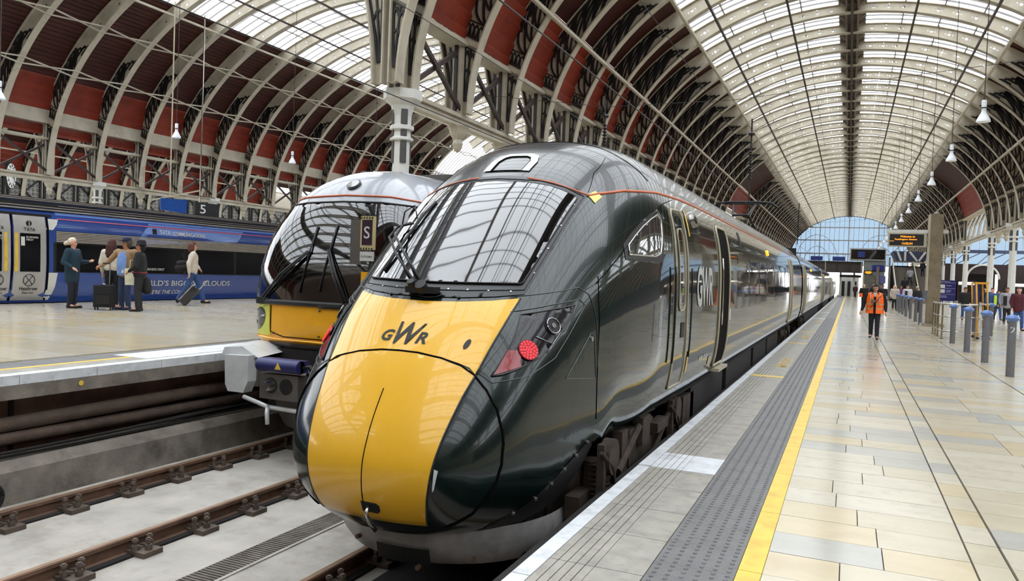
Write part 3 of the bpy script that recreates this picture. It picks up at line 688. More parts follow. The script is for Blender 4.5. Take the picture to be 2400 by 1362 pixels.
# pantograph
pg = MB(); py = 23.0
for x in (-.35, .35): pg.tube([(x, py+1.2, 3.05), (x*.6, py-.2, 3.5), (x*.9, py+.6, 3.88)], .03, 8)
pg.tube([(-.35, py+1.2, 3.05), (.35, py+1.2, 3.05)], .05, 8).tube([(-.2, py-.2, 3.5), (.2, py-.2, 3.5)], .03, 8)
pg.tube([(-.95, py+.6, 3.78), (-.75, py+.6, 3.92), (-.4, py+.6, 3.95), (.4, py+.6, 3.95), (.75, py+.6, 3.92), (.95, py+.6, 3.78)], .03, 8)
pg.tube([(-.6, py+.85, 3.93), (.6, py+.85, 3.93)], .025, 8).box(-.5, .5, py+.9, py+1.6, 2.95, 3.08)
pg.obj('pantograph', M_dark, tr, 40)
# ================================================================ vaulted roofs
RIB0, RIBP = 16.9, 3.05
ribY = [RIB0+RIBP*k for k in range(-15, 45)]
TRAN = (70.5, 81.0); TRAN2 = (2., 16.5)
class Vault:
    def __init__(s, x0, hw, b, d0, d1, zs=6.15): s.x0 = x0; s.hw = hw; s.a = hw-.35; s.b = b; s.zs = zs; s.d0 = d0; s.d1 = d1
    def inn(s, ph): return s.a*math.cos(R(ph)), s.zs+s.b*math.sin(R(ph))
    def nrm(s, ph):
        x = math.cos(R(ph))/s.a; z = math.sin(R(ph))/s.b; l = math.hypot(x, z); return x/l, z/l
    def out(s, ph, extra=0.):
        x, z = s.inn(ph); nx, nz = s.nrm(ph); d = s.d0+(s.d1-s.d0)*(1-ph/90)**1.5+extra
        return min(x+nx*d, s.hw-.10), z+nz*d
    def at(s, ph, r):
        a = s.inn(ph); b = s.out(ph); return a[0]+(b[0]-a[0])*r, a[1]+(b[1]-a[1])*r
    def valley(s):
        ph = 5.
        while s.out(ph)[0] >= s.hw-.101: ph += .25
        return ph
def rib_meshes(v, hol, tr_to, big, ph0=0.):
    ph = [ph0+(90-ph0)*i/44 for i in range(45)]
    poly = [v.inn(p) for p in ph]+[v.out(p) for p in reversed(ph)]
    holes = []
    def oc(cx, cz, r, n=8): holes.append([(cx+r*math.cos(2*math.pi*i/n), cz+r*math.sin(2*math.pi*i/n)) for i in range(n)])
    for i, p in enumerate(hol):
        cx, cz = v.at(p, .5); nx, nz = v.nrm(p); tx, tz = -nz, nx
        oc(cx, cz, .062*big)
        for k in (-1, 1): oc(cx+tx*.16*big*k, cz+tz*.16*big*k, .026*big, 6)
        if i % 3 == 1:
            for k in (-1, 1): oc(cx+nx*.13*big*k, cz+nz*.13*big*k, .026*big, 6)
    V, F = tri2d(poly, .9, holes)
    b = MB()
    for s in (-1, 1):
        for y in (-.02, .02):
            i = len(b.v); b.v += [(s*x, y, z) for x, z in V]; b.f += [tuple(i+k for k in f) for f in F]
    for fn, w, t in ((v.inn, .17, .05), (v.out, .13, .04)):
        for s in (-1, 1):
            rows = []
            for p in ph:
                x, z = fn(p); nx, nz = v.nrm(p)
                rows.append([(s*(x-nx*t/2), -w, z-nz*t/2), (s*(x-nx*t/2), w, z-nz*t/2), (s*(x+nx*t/2), w, z+nz*t/2), (s*(x+nx*t/2), -w, z+nz*t/2)])
            b.grid(rows, True)
    if ph0: return b.mesh('arch_rib', M_cream), None
    # cream belt across the spandrel
    for s in (-1, 1):
        p0 = v.at(14, 0); p1 = v.at(14, 1); b.bar((s*p0[0], 0, p0[1]), (s*p1[0], 0, p1[1]), .16, .14, (0, 1, 0))
    rib = b.mesh('arch_rib', M_cream)
    t = MB()
    def poly_t(pts, w=.05, h=.13):
        q = [v.at(*p) for p in pts]
        for s in (-1, 1):
            for i in range(len(q)-1):
                if math.hypot(q[i+1][0]-q[i][0], q[i+1][1]-q[i][1]) > .004:
                    t.bar((s*q[i][0], 0, q[i][1]), (s*q[i+1][0], 0, q[i+1][1]), w, h, (0, 1, 0)) if False else t.bar((s*q[i][0], 0, q[i][1]), (s*q[i+1][0], 0, q[i+1][1]), h, w, (0, 0, 1) if abs(q[i+1][0]-q[i][0]) > abs(q[i+1][1]-q[i][1]) else (1, 0, 0))
    # lower lancet panel
    for r in (.12, .5, .88): poly_t([(2.5, .5+(r-.5)*.35), (6, .5+(r-.5)*.7), (12.8, r)])
    poly_t([(12.8, .08), (12.8, .92)]); poly_t([(8, .2), (8.8, .5), (8, .8)])
    for r0, r1 in ((.12, .5), (.5, .88)): poly_t([(10.8, r0), (12.2, (r0+r1)/2), (10.8, r1)])
    # scale-work band
    for k in range(4):
        c = .2+.2*k; poly_t([(15.2, c-.16), (16.8, c-.12), (17.8, c), (16.8, c+.12), (15.2, c+.16)], .035)
    poly_t([(15.1, .06), (15.1, .94)], .06); poly_t([(18.2, .06), (18.2, .94)], .04)
    # leaves
    n = 7; e0 = 18.2; span = tr_to-e0
    for k in range(n):
        pb = e0+span*(k/n)*.84; pt = pb+span*(.26+.03*k)
        for sg in (-1, 1):
            poly_t([(min(tr_to, pb+(pt-pb)*s+sg*span*(.058-.004*k)*math.sin(math.pi*s)), .08+.84*s**.8) for s in [i/8 for i in range(9)]], .068)
        poly_t([(min(tr_to, pb+(pt-pb)*.62+span*.16*s), .66+.27*s) for s in (0, .5, 1)], .06)
    poly_t([(p, .07) for p in [e0-3+(tr_to-e0+3)*i/14 for i in range(15)]], .09)
    poly_t([(p, .94) for p in [e0-3+(tr_to-e0-2)*i/14 for i in range(15)]], .09)
    # scalloped end
    for k in range(4):
        c = .86-.24*k; poly_t([(tr_to-4+1.3*k, c+.1), (tr_to-1+1.3*k, c+.06), (tr_to-.2+1.3*k, c-.04), (tr_to-.6+1.3*k, c-.14)], .08)
    return rib, t.mesh('tracery', M_black)
def sheet(v, p0, p1, n, y0, y1, off, side, saw=0., steps=None):
    rows = []
    for i in range(n+1):
        p = p0+(p1-p0)*i/n
        o = off+(steps(p) if steps else 0)
        for e in ((0, saw) if saw else (0,)):
            x, z = v.out(p, o+e); rows.append([(side*x, y0, z), (side*x, y1, z)])
    return rows
def vault(v, label, red_to, glass_from, hol, tr_to, ys, purl, rods, big=1., pane_rng=(0, 0), npa=4, detail=True, ridge=.55, xrods=()):
    c = bpy.data.objects.new('ceiling', None); COL.objects.link(c); struct(c, label); c.location = (v.x0, 0, 0)
    rib, trac = rib_meshes(v, hol, tr_to, big)
    ribu, _ = rib_meshes(v, [h for h in hol if h > 50], tr_to, big, 47.)
    pv = v.valley(); ph1 = math.degrees(math.acos(ridge/v.a))
    stp = lambda p: .10*math.floor((p-pv)/((red_to-pv)/3.01))
    mr, mc, mg, pan = {}, {}, {}, {}
    hb = RIBP/2
    for s in (-1, 1):
        b = MB(); b.grid(sheet(v, pv-5, red_to, 24, -hb, hb, -.22, s, 0, stp)); mr[s] = b.mesh('red_panel', M_red)
        b = MB(); b.grid(sheet(v, red_to, glass_from, 26, -hb, hb, .03, s, .035)); mc[s] = b.mesh('boarded_panel', M_redcor)
    g = MB()
    for s in (-1, 1):
        for j in range(6):
            y = -hb+RIBP*j/5
            if j in (0, 5): continue
            pts = []
            for i in range(13):
                x, z = v.out(glass_from+(ph1-glass_from)*i/12, .02); pts.append((s*x, y, z))
            for i in range(12): g.bar(pts[i], pts[i+1], .045, .07)
        for i in range(npa+1):
            x, z = v.out(glass_from+(ph1-glass_from)*i/npa, .02); g.bar((s*x, -hb, z), (s*x, hb, z), .05, .08)
    gm = g.mesh('glazing_bars', M_bar)
    for s in (-1, 1):
        for i in range(npa):
            pa = glass_from+(ph1-glass_from)*i/npa; pb = glass_from+(ph1-glass_from)*(i+1)/npa; b = MB()
            o = 0.05; A_ = v.out(pa, o); B_ = v.out(pb, o); C_ = v.out((pa+pb)/2, o)
            b.grid([[(s*q[0], -RIBP/10+.02, q[1]), (s*q[0], RIBP/10-.02, q[1])] for q in (A_, C_, B_)])
            pan[s, i] = b.mesh('pane', M_pane)
    rid = MB(); zc = v.out(89)[1]
    rid.box(-ridge, ridge, -hb, hb, zc+.0, zc+.05)
    for s in (-1, 1):
        for k in range(3): rid.bar((s*ridge, -hb+.5+k, zc-.02), (s*ridge*.45, -hb+.5+k, zc-.30), .07, .05)
        rid.box(s*ridge*.45-.04, s*ridge*.45+.04, -hb, hb, zc-.34, zc)
    rm = rid.mesh('ridge_ventilator', mat('brown_grey_ridge', srgb(104, 92, 80), .6))
    farp = MB()
    for y in ys:
        tran = TRAN[0] < y < TRAN[1] or (TRAN2[0] < y < TRAN2[1] and v is not V3)
        if not tran:
            r = link('arch_rib', rib, c, (0, y, 0)); link('tracery', trac, r)
            if abs(y-RIB0) < .1 and v is not V3: r = link('arch_rib', rib, c, (0, y-.75, 0)); link('tracery', trac, r)
        elif y > 60: link('arch_rib', ribu, c, (0, y, 0))
        yb = y+hb; trb = TRAN[0]-1.5 < yb < TRAN[1]
        for s in (-1, 1):
            if (TRAN2[0]-1 < yb < TRAN2[1] and v is not V3) or (trb and v is V2):
                farp.grid(sheet(v, pv, glass_from, 10, yb-hb, yb+hb, .03, s))
                gt = MB()
                for j in range(1, 6):
                    q = [v.out(pv+(glass_from-pv)*i/8) for i in range(9)]
                    for i in range(8): gt.bar((s*q[i][0], yb-hb+RIBP*j/5, q[i][1]), (s*q[i+1][0], yb-hb+RIBP*j/5, q[i+1][1]), .05, .07)
                stuff(gt.obj('glazing_bars', M_bar, c))
            else:
                if not trb or v is V1: link('red_panel', mr[s], c, (0, yb, 0))
                link('boarded_panel', mc[s], c, (0, yb, 0))
            for i in range(npa):
                for j in range(5):
                    yp = yb-hb+RIBP*(j+.5)/5
                    if pane_rng[0] < yb < pane_rng[1]: link('pane', pan[s, i], c, (0, yp, 0))
                    else:
                        pa = glass_from+(ph1-glass_from)*i/npa; pb = glass_from+(ph1-glass_from)*(i+1)/npa
                        A_ = v.out(pa, .05); B_ = v.out(pb, .05)
                        if j == 0: farp.quad((s*A_[0], yb-hb, A_[1]), (s*A_[0], yb+hb, A_[1]), (s*B_[0], yb+hb, B_[1]), (s*B_[0], yb-hb, B_[1]))
        stuff(link('glazing_bars', gm, c, (0, yb, 0))); link('ridge_ventilator', rm, c, (0, yb, 0))
    stuff(farp.obj('panes_far', M_pane, c))
    y0, y1 = ys[0], ys[-1]+RIBP
    for s in (-1, 1):
        for p, w, m in purl:
            if p > 89.5 and s < 0: continue
            x, z = v.inn(p); MB().box(s*x-w/2 if p < 89.5 else -w/2, s*x+w/2 if p < 89.5 else w/2, y0, y1, z-w, z).obj('purlin', m, c)
        for p, w in rods:
            x, z = v.inn(p); MB().bar((s*(x-.06), y0, z-.06), (s*(x-.06), y1, z-.06), w, w).obj('tie_rod', M_cream, c)
        for p in xrods:
            b = MB(); pa = v.inn(p-.9); pb = v.inn(p+.9)
            b.bar((s*(pa[0]-.05), 0, pa[1]), (s*(pb[0]-.05), RIBP, pb[1]), .07, .07).bar((s*(pb[0]-.05), 0, pb[1]), (s*(pa[0]-.05), RIBP, pa[1]), .07, .07)
            me = b.mesh('cross_rod', M_cream)
            for y in ys[:40]: link('cross_rod', me, c, (0, y, 0))
    return c
V1 = Vault(-.40, 10.25, 7.85, .38, 1.15); V2 = Vault(-26.175, 15.525, 11.3, .52, 1.35); V3 = Vault(-51.95, 10.25, 7.85, .48, 1.15)
vault(V1, 'iron arched glass roof over the stone platform and green train', 30, 51, (37, 45.5, 53.5, 61, 65.5, 70, 78, 81.5, 85), 44, ribY, ((51, .12, M_cream), (57.7, .09, M_brownbar), (75, .09, M_brownbar), (90, .10, M_brownbar)), ((28.5, .11),), 1., (26, 47), 4)
vault(V2, 'wide iron arched roof with red boarding over the island platform', 25, 54, (36, 43, 50, 57, 61, 65, 71, 75, 79, 85), 34, [y for y in ribY if y > -30], ((54, .11, M_cream), (66, .09, M_brownbar), (78, .09, M_brownbar), (90, .10, M_brownbar)), (), 1.15, (20, 38), 5, xrods=(29, 43))
vault(V3, 'far arched roof with red boarding behind the blue train', 30, 52, (38, 46, 54), 47, [y for y in ribY if 15 < y < 110], ((52, .12, M_cream),), ((28.5, .11),), 1., (0, 0), 3)
# ---------------------------------------------------------------- columns and girders
def column_parts():
    sh = MB().lathe([(.34, 0), (.34, .22), (.27, .34), (.235, .5), (.215, 4.55), (.215, 4.85), (.30, 4.88), (.30, 4.93), (.235, 4.97), (.225, 5.12), (.31, 5.15), (.31, 5.24), (.235, 5.27), (.24, 5.5), (.30, 5.75), (.46, 5.88), (.50, 5.90), (.50, 6.13)], 8, (0, 0, 0), .5).mesh('shaft', M_white)
    pn = MB()
    for k in range(4):
        a = math.pi/4+k*math.pi/2; ca, sa = math.cos(a), math.sin(a)
        for (z0, r0, z1, r1) in ((4.5, .205, 4.86, .215), (5.28, .235, 5.5, .245), (5.5, .245, 5.72, .29), (4.98, .235, 5.12, .235)):
            w = .085; pn.v += [(ca*r0-sa*w, sa*r0+ca*w, z0), (ca*r0+sa*w, sa*r0-ca*w, z0), (ca*r1+sa*w, sa*r1-ca*w, z1), (ca*r1-sa*w, sa*r1+ca*w, z1)]; n = len(pn.v); pn.f.append((n-4, n-3, n-2, n-1))
    return sh, pn.mesh('dark_panel', mat('grey_panel_paint', srgb(70, 66, 64), .5))
me_shaft, me_dpan = column_parts()
# dark strips on alternate faces stand clear of the shaft
bb = MB()
for k in range(4):
    a = math.pi/2*k+math.pi/4+math.pi/8*0; ca, sa = math.cos(a), math.sin(a)
    bb.add(MB().box(.20, .238, -.08, .08, 4.3, 4.84).box(.222, .255, -.085, .085, 5.27, 5.74).box(.215, .248, -.08, .08, 4.98, 5.13), lambda p: (p[0]*ca-p[1]*sa, p[0]*sa+p[1]*ca, p[2]))
me_dpan = bb.mesh('dark_panel', MATS['grey_panel_paint'])
def column(x, y, z0, label, group):
    o = thing('iron_column', label, 'column', (x, y, z0), group=group)
    a = link('shaft', me_shaft, o); a.location = (0, 0, -z0); a.scale = (1, 1, 1); link('dark_panel', me_dpan, a)
    return o
def girder(x, name, label, ys, cols, zg):
    g = bpy.data.objects.new(name, None); COL.objects.link(g); struct(g, label); g.location = (x, 0, 0)
    y0, y1 = ys[0], ys[-1]
    MB().box(-.20, .20, y0, y1, 6.02, 6.13).box(-.12, .12, y0, y1, 5.80, 6.02).obj('lower_chord', M_cream, g)
    MB().box(-.28, .28, y0, y1, 8.10, 8.22).obj('upper_chord', M_cream, g)
    MB().box(-.26, .26, y0, y1, 9.0, zg).obj('valley_gutter', M_cream, g)
    post = MB().box(-.16, .16, -.17, .17, 6.13, 9.0).box(-.10, .10, -.24, -.17, 6.2, 8.1).mesh('post', M_cream)
    dk = MB().box(-.05, .05, -.30, -.24, 6.2, 8.1).mesh('dark_stanchion', M_black)
    br = MB().bar((0, 0, 6.2), (0, RIBP, 8.05), .10, .12).mesh('diagonal_brace', M_brownbar); br2 = MB().bar((.1, 0, 8.05), (.1, RIBP, 6.2), .10, .12).mesh('diagonal_brace', M_brownbar)
    pend = MB().lathe([(.02, 5.05), (.10, 5.12), (.16, 5.3), (.13, 5.42), (.22, 5.55), (.28, 5.72), (.34, 5.80)], 8, (0, 0, 0), .5).mesh('pendant_bracket', M_cream)
    for y in ys:
        if TRAN[0] < y < TRAN[1]: continue
        link('post', post, g, (0, y, 0)); link('dark_stanchion', dk, g, (0, y, 0))
        link('diagonal_brace', br, g, (0, y, 0)); link('diagonal_brace', br2, g, (0, y, 0))
        if not any(abs(y-c) < .5 for c in cols): link('pendant_bracket', pend, g, (0, y, 0))
    return g
colL = [RIB0+RIBP*3*k for k in range(0, 14)]
for i, y in enumerate(colL): column(-10.65, y, PZ, ORD[i]+' white iron column from the camera along the island platform', 'columns on the island platform')
girder(-10.65, 'trim_1', 'ironwork between the arches above the island platform', [y for y in ribY if y > 16], colL, 10.2)
colF = [32.4+9.15*k for k in range(-1, 8)]
for i, y in enumerate(colF): column(-41.7, y, 0.0, ORD[i]+' white iron column from the clock in the row behind the blue train', 'columns behind the blue train')
ysF = [32.4+RIBP*k for k in range(-5, 30)]
girder(-41.7, 'trim_2', 'ironwork between the arches behind the blue train', ysF, colF, 10.2)
colR = [60., 68.6, 82.5, 92., 101.5, 110.7, 119.8]
for i, y in enumerate(colR): column(9.85, y, 0.0, ORD[i]+' white iron column from the right frame edge along the concourse', 'columns right of the stone platform')
girder(9.85, 'trim_3', 'ironwork along the right side of the stone platform roof', ribY, colR, 9.6)
for g in (bpy.data.objects['trim_1'], bpy.data.objects['trim_3']):
    for dx in (-.35, .35):
        pts = [(dx, 9.3+7.5*math.cos(t), 8.6+4.6*math.sin(t)) for t in [math.pi*i/24 for i in range(25)]]
        b = MB()
        for i in range(24): b.bar(pts[i], pts[i+1], .30, .55, (0, 0, 1) if 4 < i < 20 else (0, 1, 0))
        b.obj('transept_arch', M_brownbar, g)
    MB().bar((0, 1.8, 10.4), (0, 16.9, 10.4), .4, .5).obj('transept_beam', M_brownbar, g)
# ---------------------------------------------------------------- end screen, outer walls
sc_y = 150.
w1 = bpy.data.objects.new('window_1', None); COL.objects.link(w1); struct(w1, 'great glazed arched screen closing the far end of the roof'); w1.location = (V1.x0, sc_y, 0)
hz = [5.2, 7.2, 9.6, 11.9, 14.4]; mw_ = .8
mb = MB(); k = -12
def ell(x): return V1.zs+V1.b*math.sqrt(max(0, 1-(x/V1.a)**2))
while k <= 12:
    x = k*mw_; b_ = .16 if k % 6 == 0 else .06
    if abs(x) < V1.a-.1: MB().box(x-b_/2, x+b_/2, -.08, .08, 4.6, ell(x)).obj('mullion', M_bar, w1)
    k += 1
for z in hz[:-1]: MB().box(-V1.a, V1.a, -.1, .1, z-.09, z+.09).obj('transom', M_bar, w1)
for k in range(-12, 12):
    for i in range(len(hz)-1):
        xa, xb = k*mw_+.03, (k+1)*mw_-.03; z0 = hz[i]+.09; 
        za, zb = min(hz[i+1]-.09, ell(xa)), min(hz[i+1]-.09, ell(xb))
        if za > z0+.1 or zb > z0+.1:
            b = MB(); b.quad((xa, 0, z0), (xb, 0, z0), (xb, 0, max(z0, zb)), (xa, 0, max(z0, za))); b.obj('pane', M_spane, w1)
for s in (-1, 1):
    for r in (2.2, 3.6):
        MB().tube([(s*(5.2+r*math.cos(t)), -.15, 5.2+r*math.sin(t)*1.5) for t in [math.pi*i/16 for i in range(17)]], .05, 6).obj('curved_bracing', M_bar, w1)
struct(MB().box(-64, 62, -30.3, -30, -1, 22).obj('wall_back', mat('plain_brown_wall', srgb(112, 92, 76), .8)), 'plain unseen wall added behind the camera to block light')  # unseen wall, added to hold back light from the open end
# ================================================================ silver and yellow airport train (front view)
M_silv = mat('silver_train_paint', srgb(150, 154, 160), .2, var=.06, coat=.5, dirt=srgb(150, 146, 140), dscale=2, damt=.4)
M_yel2 = mat('orange_yellow_front', srgb(240, 172, 8), .3, var=.05, coat=.4)
M_lime = mat('lime_lamp_panel', srgb(206, 208, 84), .35)
M_blue = mat('navy_blue_box', srgb(36, 40, 92), .45)
M_grey = mat('dark_grey_iron', srgb(96, 92, 88), .5, var=.2, metal=.3)
X3 = -6.40
H3 = Hull(dict(
 top=([0,.01,.03,.08,.2,.33,.45,.6,.9,1.4,2.5], [.8,1.0,1.15,1.5,1.92,2.25,2.48,2.68,2.90,3.03,3.05]),
 bot=([0,.01,.03,.08,.3,2.5], [.8,.64,.54,.47,.44,.42]), mid=([0,.1,.3,.8,2.5], [.8,.85,.95,1.1,1.2]),
 wid=([0,.01,.04,.1,.2,.32,.6,1.2,2.5], [0,.5,.80,1.02,1.20,1.30,1.355,1.37,1.37]),
 nt=([0,.2,.5,1,2.5], [3.5,3.4,3.0,2.7,2.7]), nb=([0,.3,2.5], [5,6,6])), 8.28, 2.5)
t3 = thing('airport_train', 'silver airport train with yellow front and black windscreen beside the island platform', 'train', (X3, 0, 0))
f3 = lambda o: (lambda x, z: H3.front(x, z, o))
hull3 = H3.shell(70, 36, lambda t: .445, 66).obj('train_body', M_silv, t3, True)
hull3.data.materials.append(M_yel2); hull3.data.materials.append(M_frame)
for p in hull3.data.polygons:
    c = p.center
    if c.y < 8.78 and c.z < 1.06: p.material_index = 1
    elif c.y < 8.72 and c.z < 2.47: p.material_index = 2
W3 = [(0, 1.10), (.6, 1.10), (1.2, 1.12), (1.275, 1.2), (1.285, 1.6), (1.25, 2.0), (1.16, 2.35), (1.1, 2.42), (.6, 2.47), (0, 2.485)]
patch(f3(.012), half(W3), .09, M_glassd, 'windscreen', hull3)
line(f3(.012), half([(x*1.01, z) for x, z in W3]), .014, M_dark, 'windscreen_gasket', hull3, .1, True)
line(f3(.013), half([(.0, 1.065), (1.30, 1.085)]), .04, M_dark, 'windscreen_sill', hull3, .1)
line(f3(.006), [(-1.15, 2.49), (-.7, 2.56), (0, 2.585), (.7, 2.56), (1.15, 2.49)], .013, M_orange, 'orange_pinstripe', hull3, .08)
for x0, z0, x1, z1 in ((-1.02, 1.12, -.30, 1.78), (.42, 1.08, .02, 1.80)):
    MB().tube([H3.front(x0, z0, .05), H3.front((x0+x1)/2, (z0+z1)/2, .09), H3.front(x1, z1, .05)], .016, 6).tube([H3.front(x0+.06, z0, .05), H3.front((x0+x1)/2+.05, (z0+z1)/2, .09), H3.front(x1+.03, z1, .05)], .012, 6).obj('wiper_arm', M_dark, hull3, True)
    MB().tube([H3.front(x1-.05, z1-.55, .03), H3.front(x1+.02, z1, .035), H3.front(x1+.04, z1+.35, .03)], .012, 6).obj('wiper_blade', M_dark, hull3, True)
    c = H3.front(x0+.03, z0-.02, .03); MB().box(c.x-.10, c.x+.10, c.y-.03, c.y+.02, c.z-.05, c.z+.04).obj('wiper_bracket', M_dark, hull3)
c = H3.front(0.02, 2.74, .0); n = H3.nrm(*c)
disc(c+n*.01, n, .105, M_frame, 'head_lamp_rim', hull3, .03, 24); disc(c+n*.02, n, .085, mat('grey_lamp_glass', srgb(110, 112, 112), .1, coat=1.), 'head_lamp_glass', hull3, .03, 24)
for s in (-1, 1):
    patch(f3(.006), [(s*x, z) for x, z in ((1.30, .62), (1.30, 1.03), (1.0, 1.05), (.88, 1.05), (.86, .70), (.84, .62))], .06, M_lime, 'lamp_panel', hull3)
    el = [(s*(1.14+.17*math.cos(t)-.05*math.sin(t)), .84+.16*math.sin(t)) for t in [i*math.pi/10 for i in range(20)]]
    patch(f3(.012), el, .05, mat('dark_lamp_glass', srgb(40, 42, 40), .05, coat=1.), 'light_cluster', hull3)
    for dx, dz, r in ((-.05, .02, .07), (.08, -.05, .035)):
        c = H3.front(s*(1.14+dx), .84+dz, .016); disc(c, H3.nrm(*c), r, M_clear, 'lamp_reflector', hull3, .01, 16)
line(f3(.006), [(-.85, 1.04), (-.85, .68), (-.6, .62), (.6, .62), (.85, .68), (.85, 1.04)], .006, M_seam, 'front_panel_joint', hull3, .06)
line(f3(.010), [(-1.28, .60), (-.8, .58), (0, .575), (.8, .58), (1.28, .60)], .02, M_yel2, 'yellow_lip', hull3, .08)
for x, z in ((0, 1.0), (0, .66), (-.78, .66)): c = H3.front(x, z, .01); disc(c, (0, -1, 0), .014, M_grey, 'panel_latch', hull3, .02, 8)
# coupler well
patch(f3(.012), [(-.95, .446), (-.93, .52), (-.86, .545), (.86, .545), (.93, .52), (.95, .446)], .06, M_grey, 'coupler_well_lip', hull3)
MB().box(-.85, .85, 8.32, 9.0, -.35, .46).obj('coupler_well', M_soot, t3)
MB().box(-.38, .22, 7.62, 8.3, -.10, .22).obj('coupler_head', M_grey, t3)
for x in (-.20, .04): MB().cyl((x, 7.63, .075), (x, 7.615, .075), .10, 20).obj('coupler_socket', M_dark, t3)
MB().cyl((-.20, 7.63, .075), (-.20, 7.50, .075), .085, 18, .05).obj('coupler_cone', M_steel, t3, 30)
MB().cyl((-.37, 7.60, .335), (.27, 7.60, .335), .085, 16).box(-.37, .27, 7.6, 7.75, .26, .41).obj('electrical_coupler_cover', M_blue, t3, 30)
MB().prism([(-.055, .30), (.035, .30), (-.01, .385)], lambda a, c: (a, 7.508, c), lambda a, c: (a, 7.514, c)).obj('warning_triangle', M_yline, t3)
MB().tube([(.28, 7.65, .32), (.4, 7.6, .36), (.46, 7.7, .2), (.5, 7.9, .0), (.42, 8.2, -.1)], .03, 8).tube([(.3, 7.7, .25), (.42, 7.68, .2), (.44, 7.8, .02), (.40, 8.1, -.15)], .025, 8).obj('air_hose', M_dark, t3, True)
for s in (-1, 1):
    b = MB(); b.prism([(-.21, .06), (-.21, .40), (.19, .385), (.17, .0), (.12, -.09), (-.14, -.09)], lambda a, c: (s*(-a*-1)+s*.90, 7.74, c), lambda a, c: (s*a+s*.90, 7.90, c))
    b.obj('crash_buffer', mat('silver_buffer', srgb(206, 208, 208), .35, metal=.2), t3)
    MB().box(s*.80-.14 if s > 0 else -.94, .94 if s > 0 else -.80+.14, 7.9, 8.7, -.02, .34).obj('buffer_stem', M_grey, t3)
    MB().prism([(.62, .42), (1.25, .42), (1.2, .52), (.9, .55)], lambda a, c: (s*a, 7.85, c-.05), lambda a, c: (s*a, 8.45, c)).obj('buffer_fairing', MATS['silver_buffer'], t3)
MB().tube([(-.75, 7.75, -.14), (-.3, 7.70, -.22), (.5, 7.72, -.24)], .03, 8).tube([(-.30, 7.69, -.2), (-.25, 7.62, -.27), (-.22, 7.60, -.42)], .028, 8).obj('uncoupling_handle', MATS['silver_buffer'], t3, True)
vp = []
for z, w in ((-.2, .95), (-.42, .85), (-.55, .7)): vp.append([(w*math.sin(R(a)), 8.75-.7*math.cos(R(a)), z) for a in range(-90, 91, 12)])
MB().grid(vp).obj('snow_plough', M_grey, t3, True)
MB().box(-1.2, 1.2, 9.0, 66, -.5, .44).obj('underfloor', M_soot, t3)
rp = MB()
for k in range(6): rp.box(-.9, .9, 10.6+4*k, 13.2+4*k, 3.0, 3.10).tube([(-.6, 10+4*k, 3.06), (-.2, 12+4*k, 3.12), (.5, 14+4*k, 3.08)], .04, 6)
rp.obj('roof_equipment', M_grey, t3)
# ================================================================ blue airport express (side view)
XB = -19.5
M_bbody = mat('royal_blue_livery', srgb(44, 70, 140), .22, var=.10, scale=.6, coat=.5, dirt=srgb(24, 84, 140), dscale=.35, damt=.5)
M_bsky = mat('pale_livery_and_highlight', srgb(104, 132, 196), .22, var=.06, coat=.5)  # livery panel colour, also used for the painted cornice highlight
M_bdoor = mat('silver_grey_door', srgb(176, 174, 172), .3, var=.06, metal=.3)
M_pink = mat('pink_pinstripe', srgb(200, 96, 112), .4)
M_lou = mat('pale_louvre', srgb(186, 178, 168), .35, metal=.3)
t5 = thing('airport_express_train', 'blue airport express train with lettering standing behind the travellers', 'train', (XB, 0, 0))
pr = [(-.16, .36), (-.05, .55), (0, .9), (.02, 1.3), (0, 1.9), (-.02, 2.3), (-.08, 2.6), (-.22, 2.84), (-.45, 3.0), (-.9, 3.12), (-1.37, 3.16), (-1.9, 3.12), (-2.4, 2.9), (-2.7, 2.5), (-2.75, 1.3), (-2.6, .36)]
tb = MB().grid([[(x, -12, z) for x, z in pr], [(x, 60, z) for x, z in pr]]).obj('train_body', M_bbody, t5, 50)
def bx(z):
    for i in range(len(pr)-1):
        if pr[i][1] <= z <= pr[i+1][1]: return pr[i][0]+(pr[i+1][0]-pr[i][0])*(z-pr[i][1])/(pr[i+1][1]-pr[i][1])
    return 0
B = lambda y, z, o=.006: Vector((bx(z)+o, y, z))
def bpatch(poly, m, name, o=.006, par=None): return patch(lambda y, z: B(y, z, o), poly, .35, m, name, par or tb)
for k in range(7):
    z = 2.79+.035*k; x = bx(z) if z < 3.1 else -.9
    MB().bar((x+.03, -12, z), (x+.03, 60, z), .03, .022).obj('roof_rib', M_lou if k % 2 else M_frame, tb)
for k in range(9):
    x = -.35-.12*k
    zt = 3.0+.12*min(1, k/4)
    MB().box(x-.04, x+.04, -12, 60, zt+.02, zt+.05).obj('roof_rib', M_lou if k % 2 else M_frame, tb)
bpatch([(14.0, 2.70), (14.0, 2.78), (60, 2.78), (60, 2.70)], M_bsky, 'cornice_highlight', .01)  # bright highlight along the cornice, painted as a pale blue band
bpatch([(14.0, 2.585), (14.0, 2.61), (60, 2.61), (60, 2.585)], M_pink, 'pink_pinstripe', .012)
bpatch([(16.4, 2.02), (17.0, 2.68), (21.0, 2.68), (20.6, 2.30), (20.1, 2.27)], M_bsky, 'pale_panel', .008)
for k in range(7):
    z = 1.985+.042*k; bpatch([(13.95, z), (13.95, z+.024), (60, z+.024), (60, z)], M_lou, 'louvre_slat', .014)
bpatch([(13.95, 1.965), (13.95, 2.275), (60, 2.275), (60, 1.965)], M_dark, 'louvre_backing', .006)
ys_ = [13.9, 16.1, 18.3, 20.5, 22.7, 24.9, 27.1]
bpatch([(13.88, 1.165), (13.88, 1.965), (60, 1.965), (60, 1.165)], M_dark, 'window_band', .006)
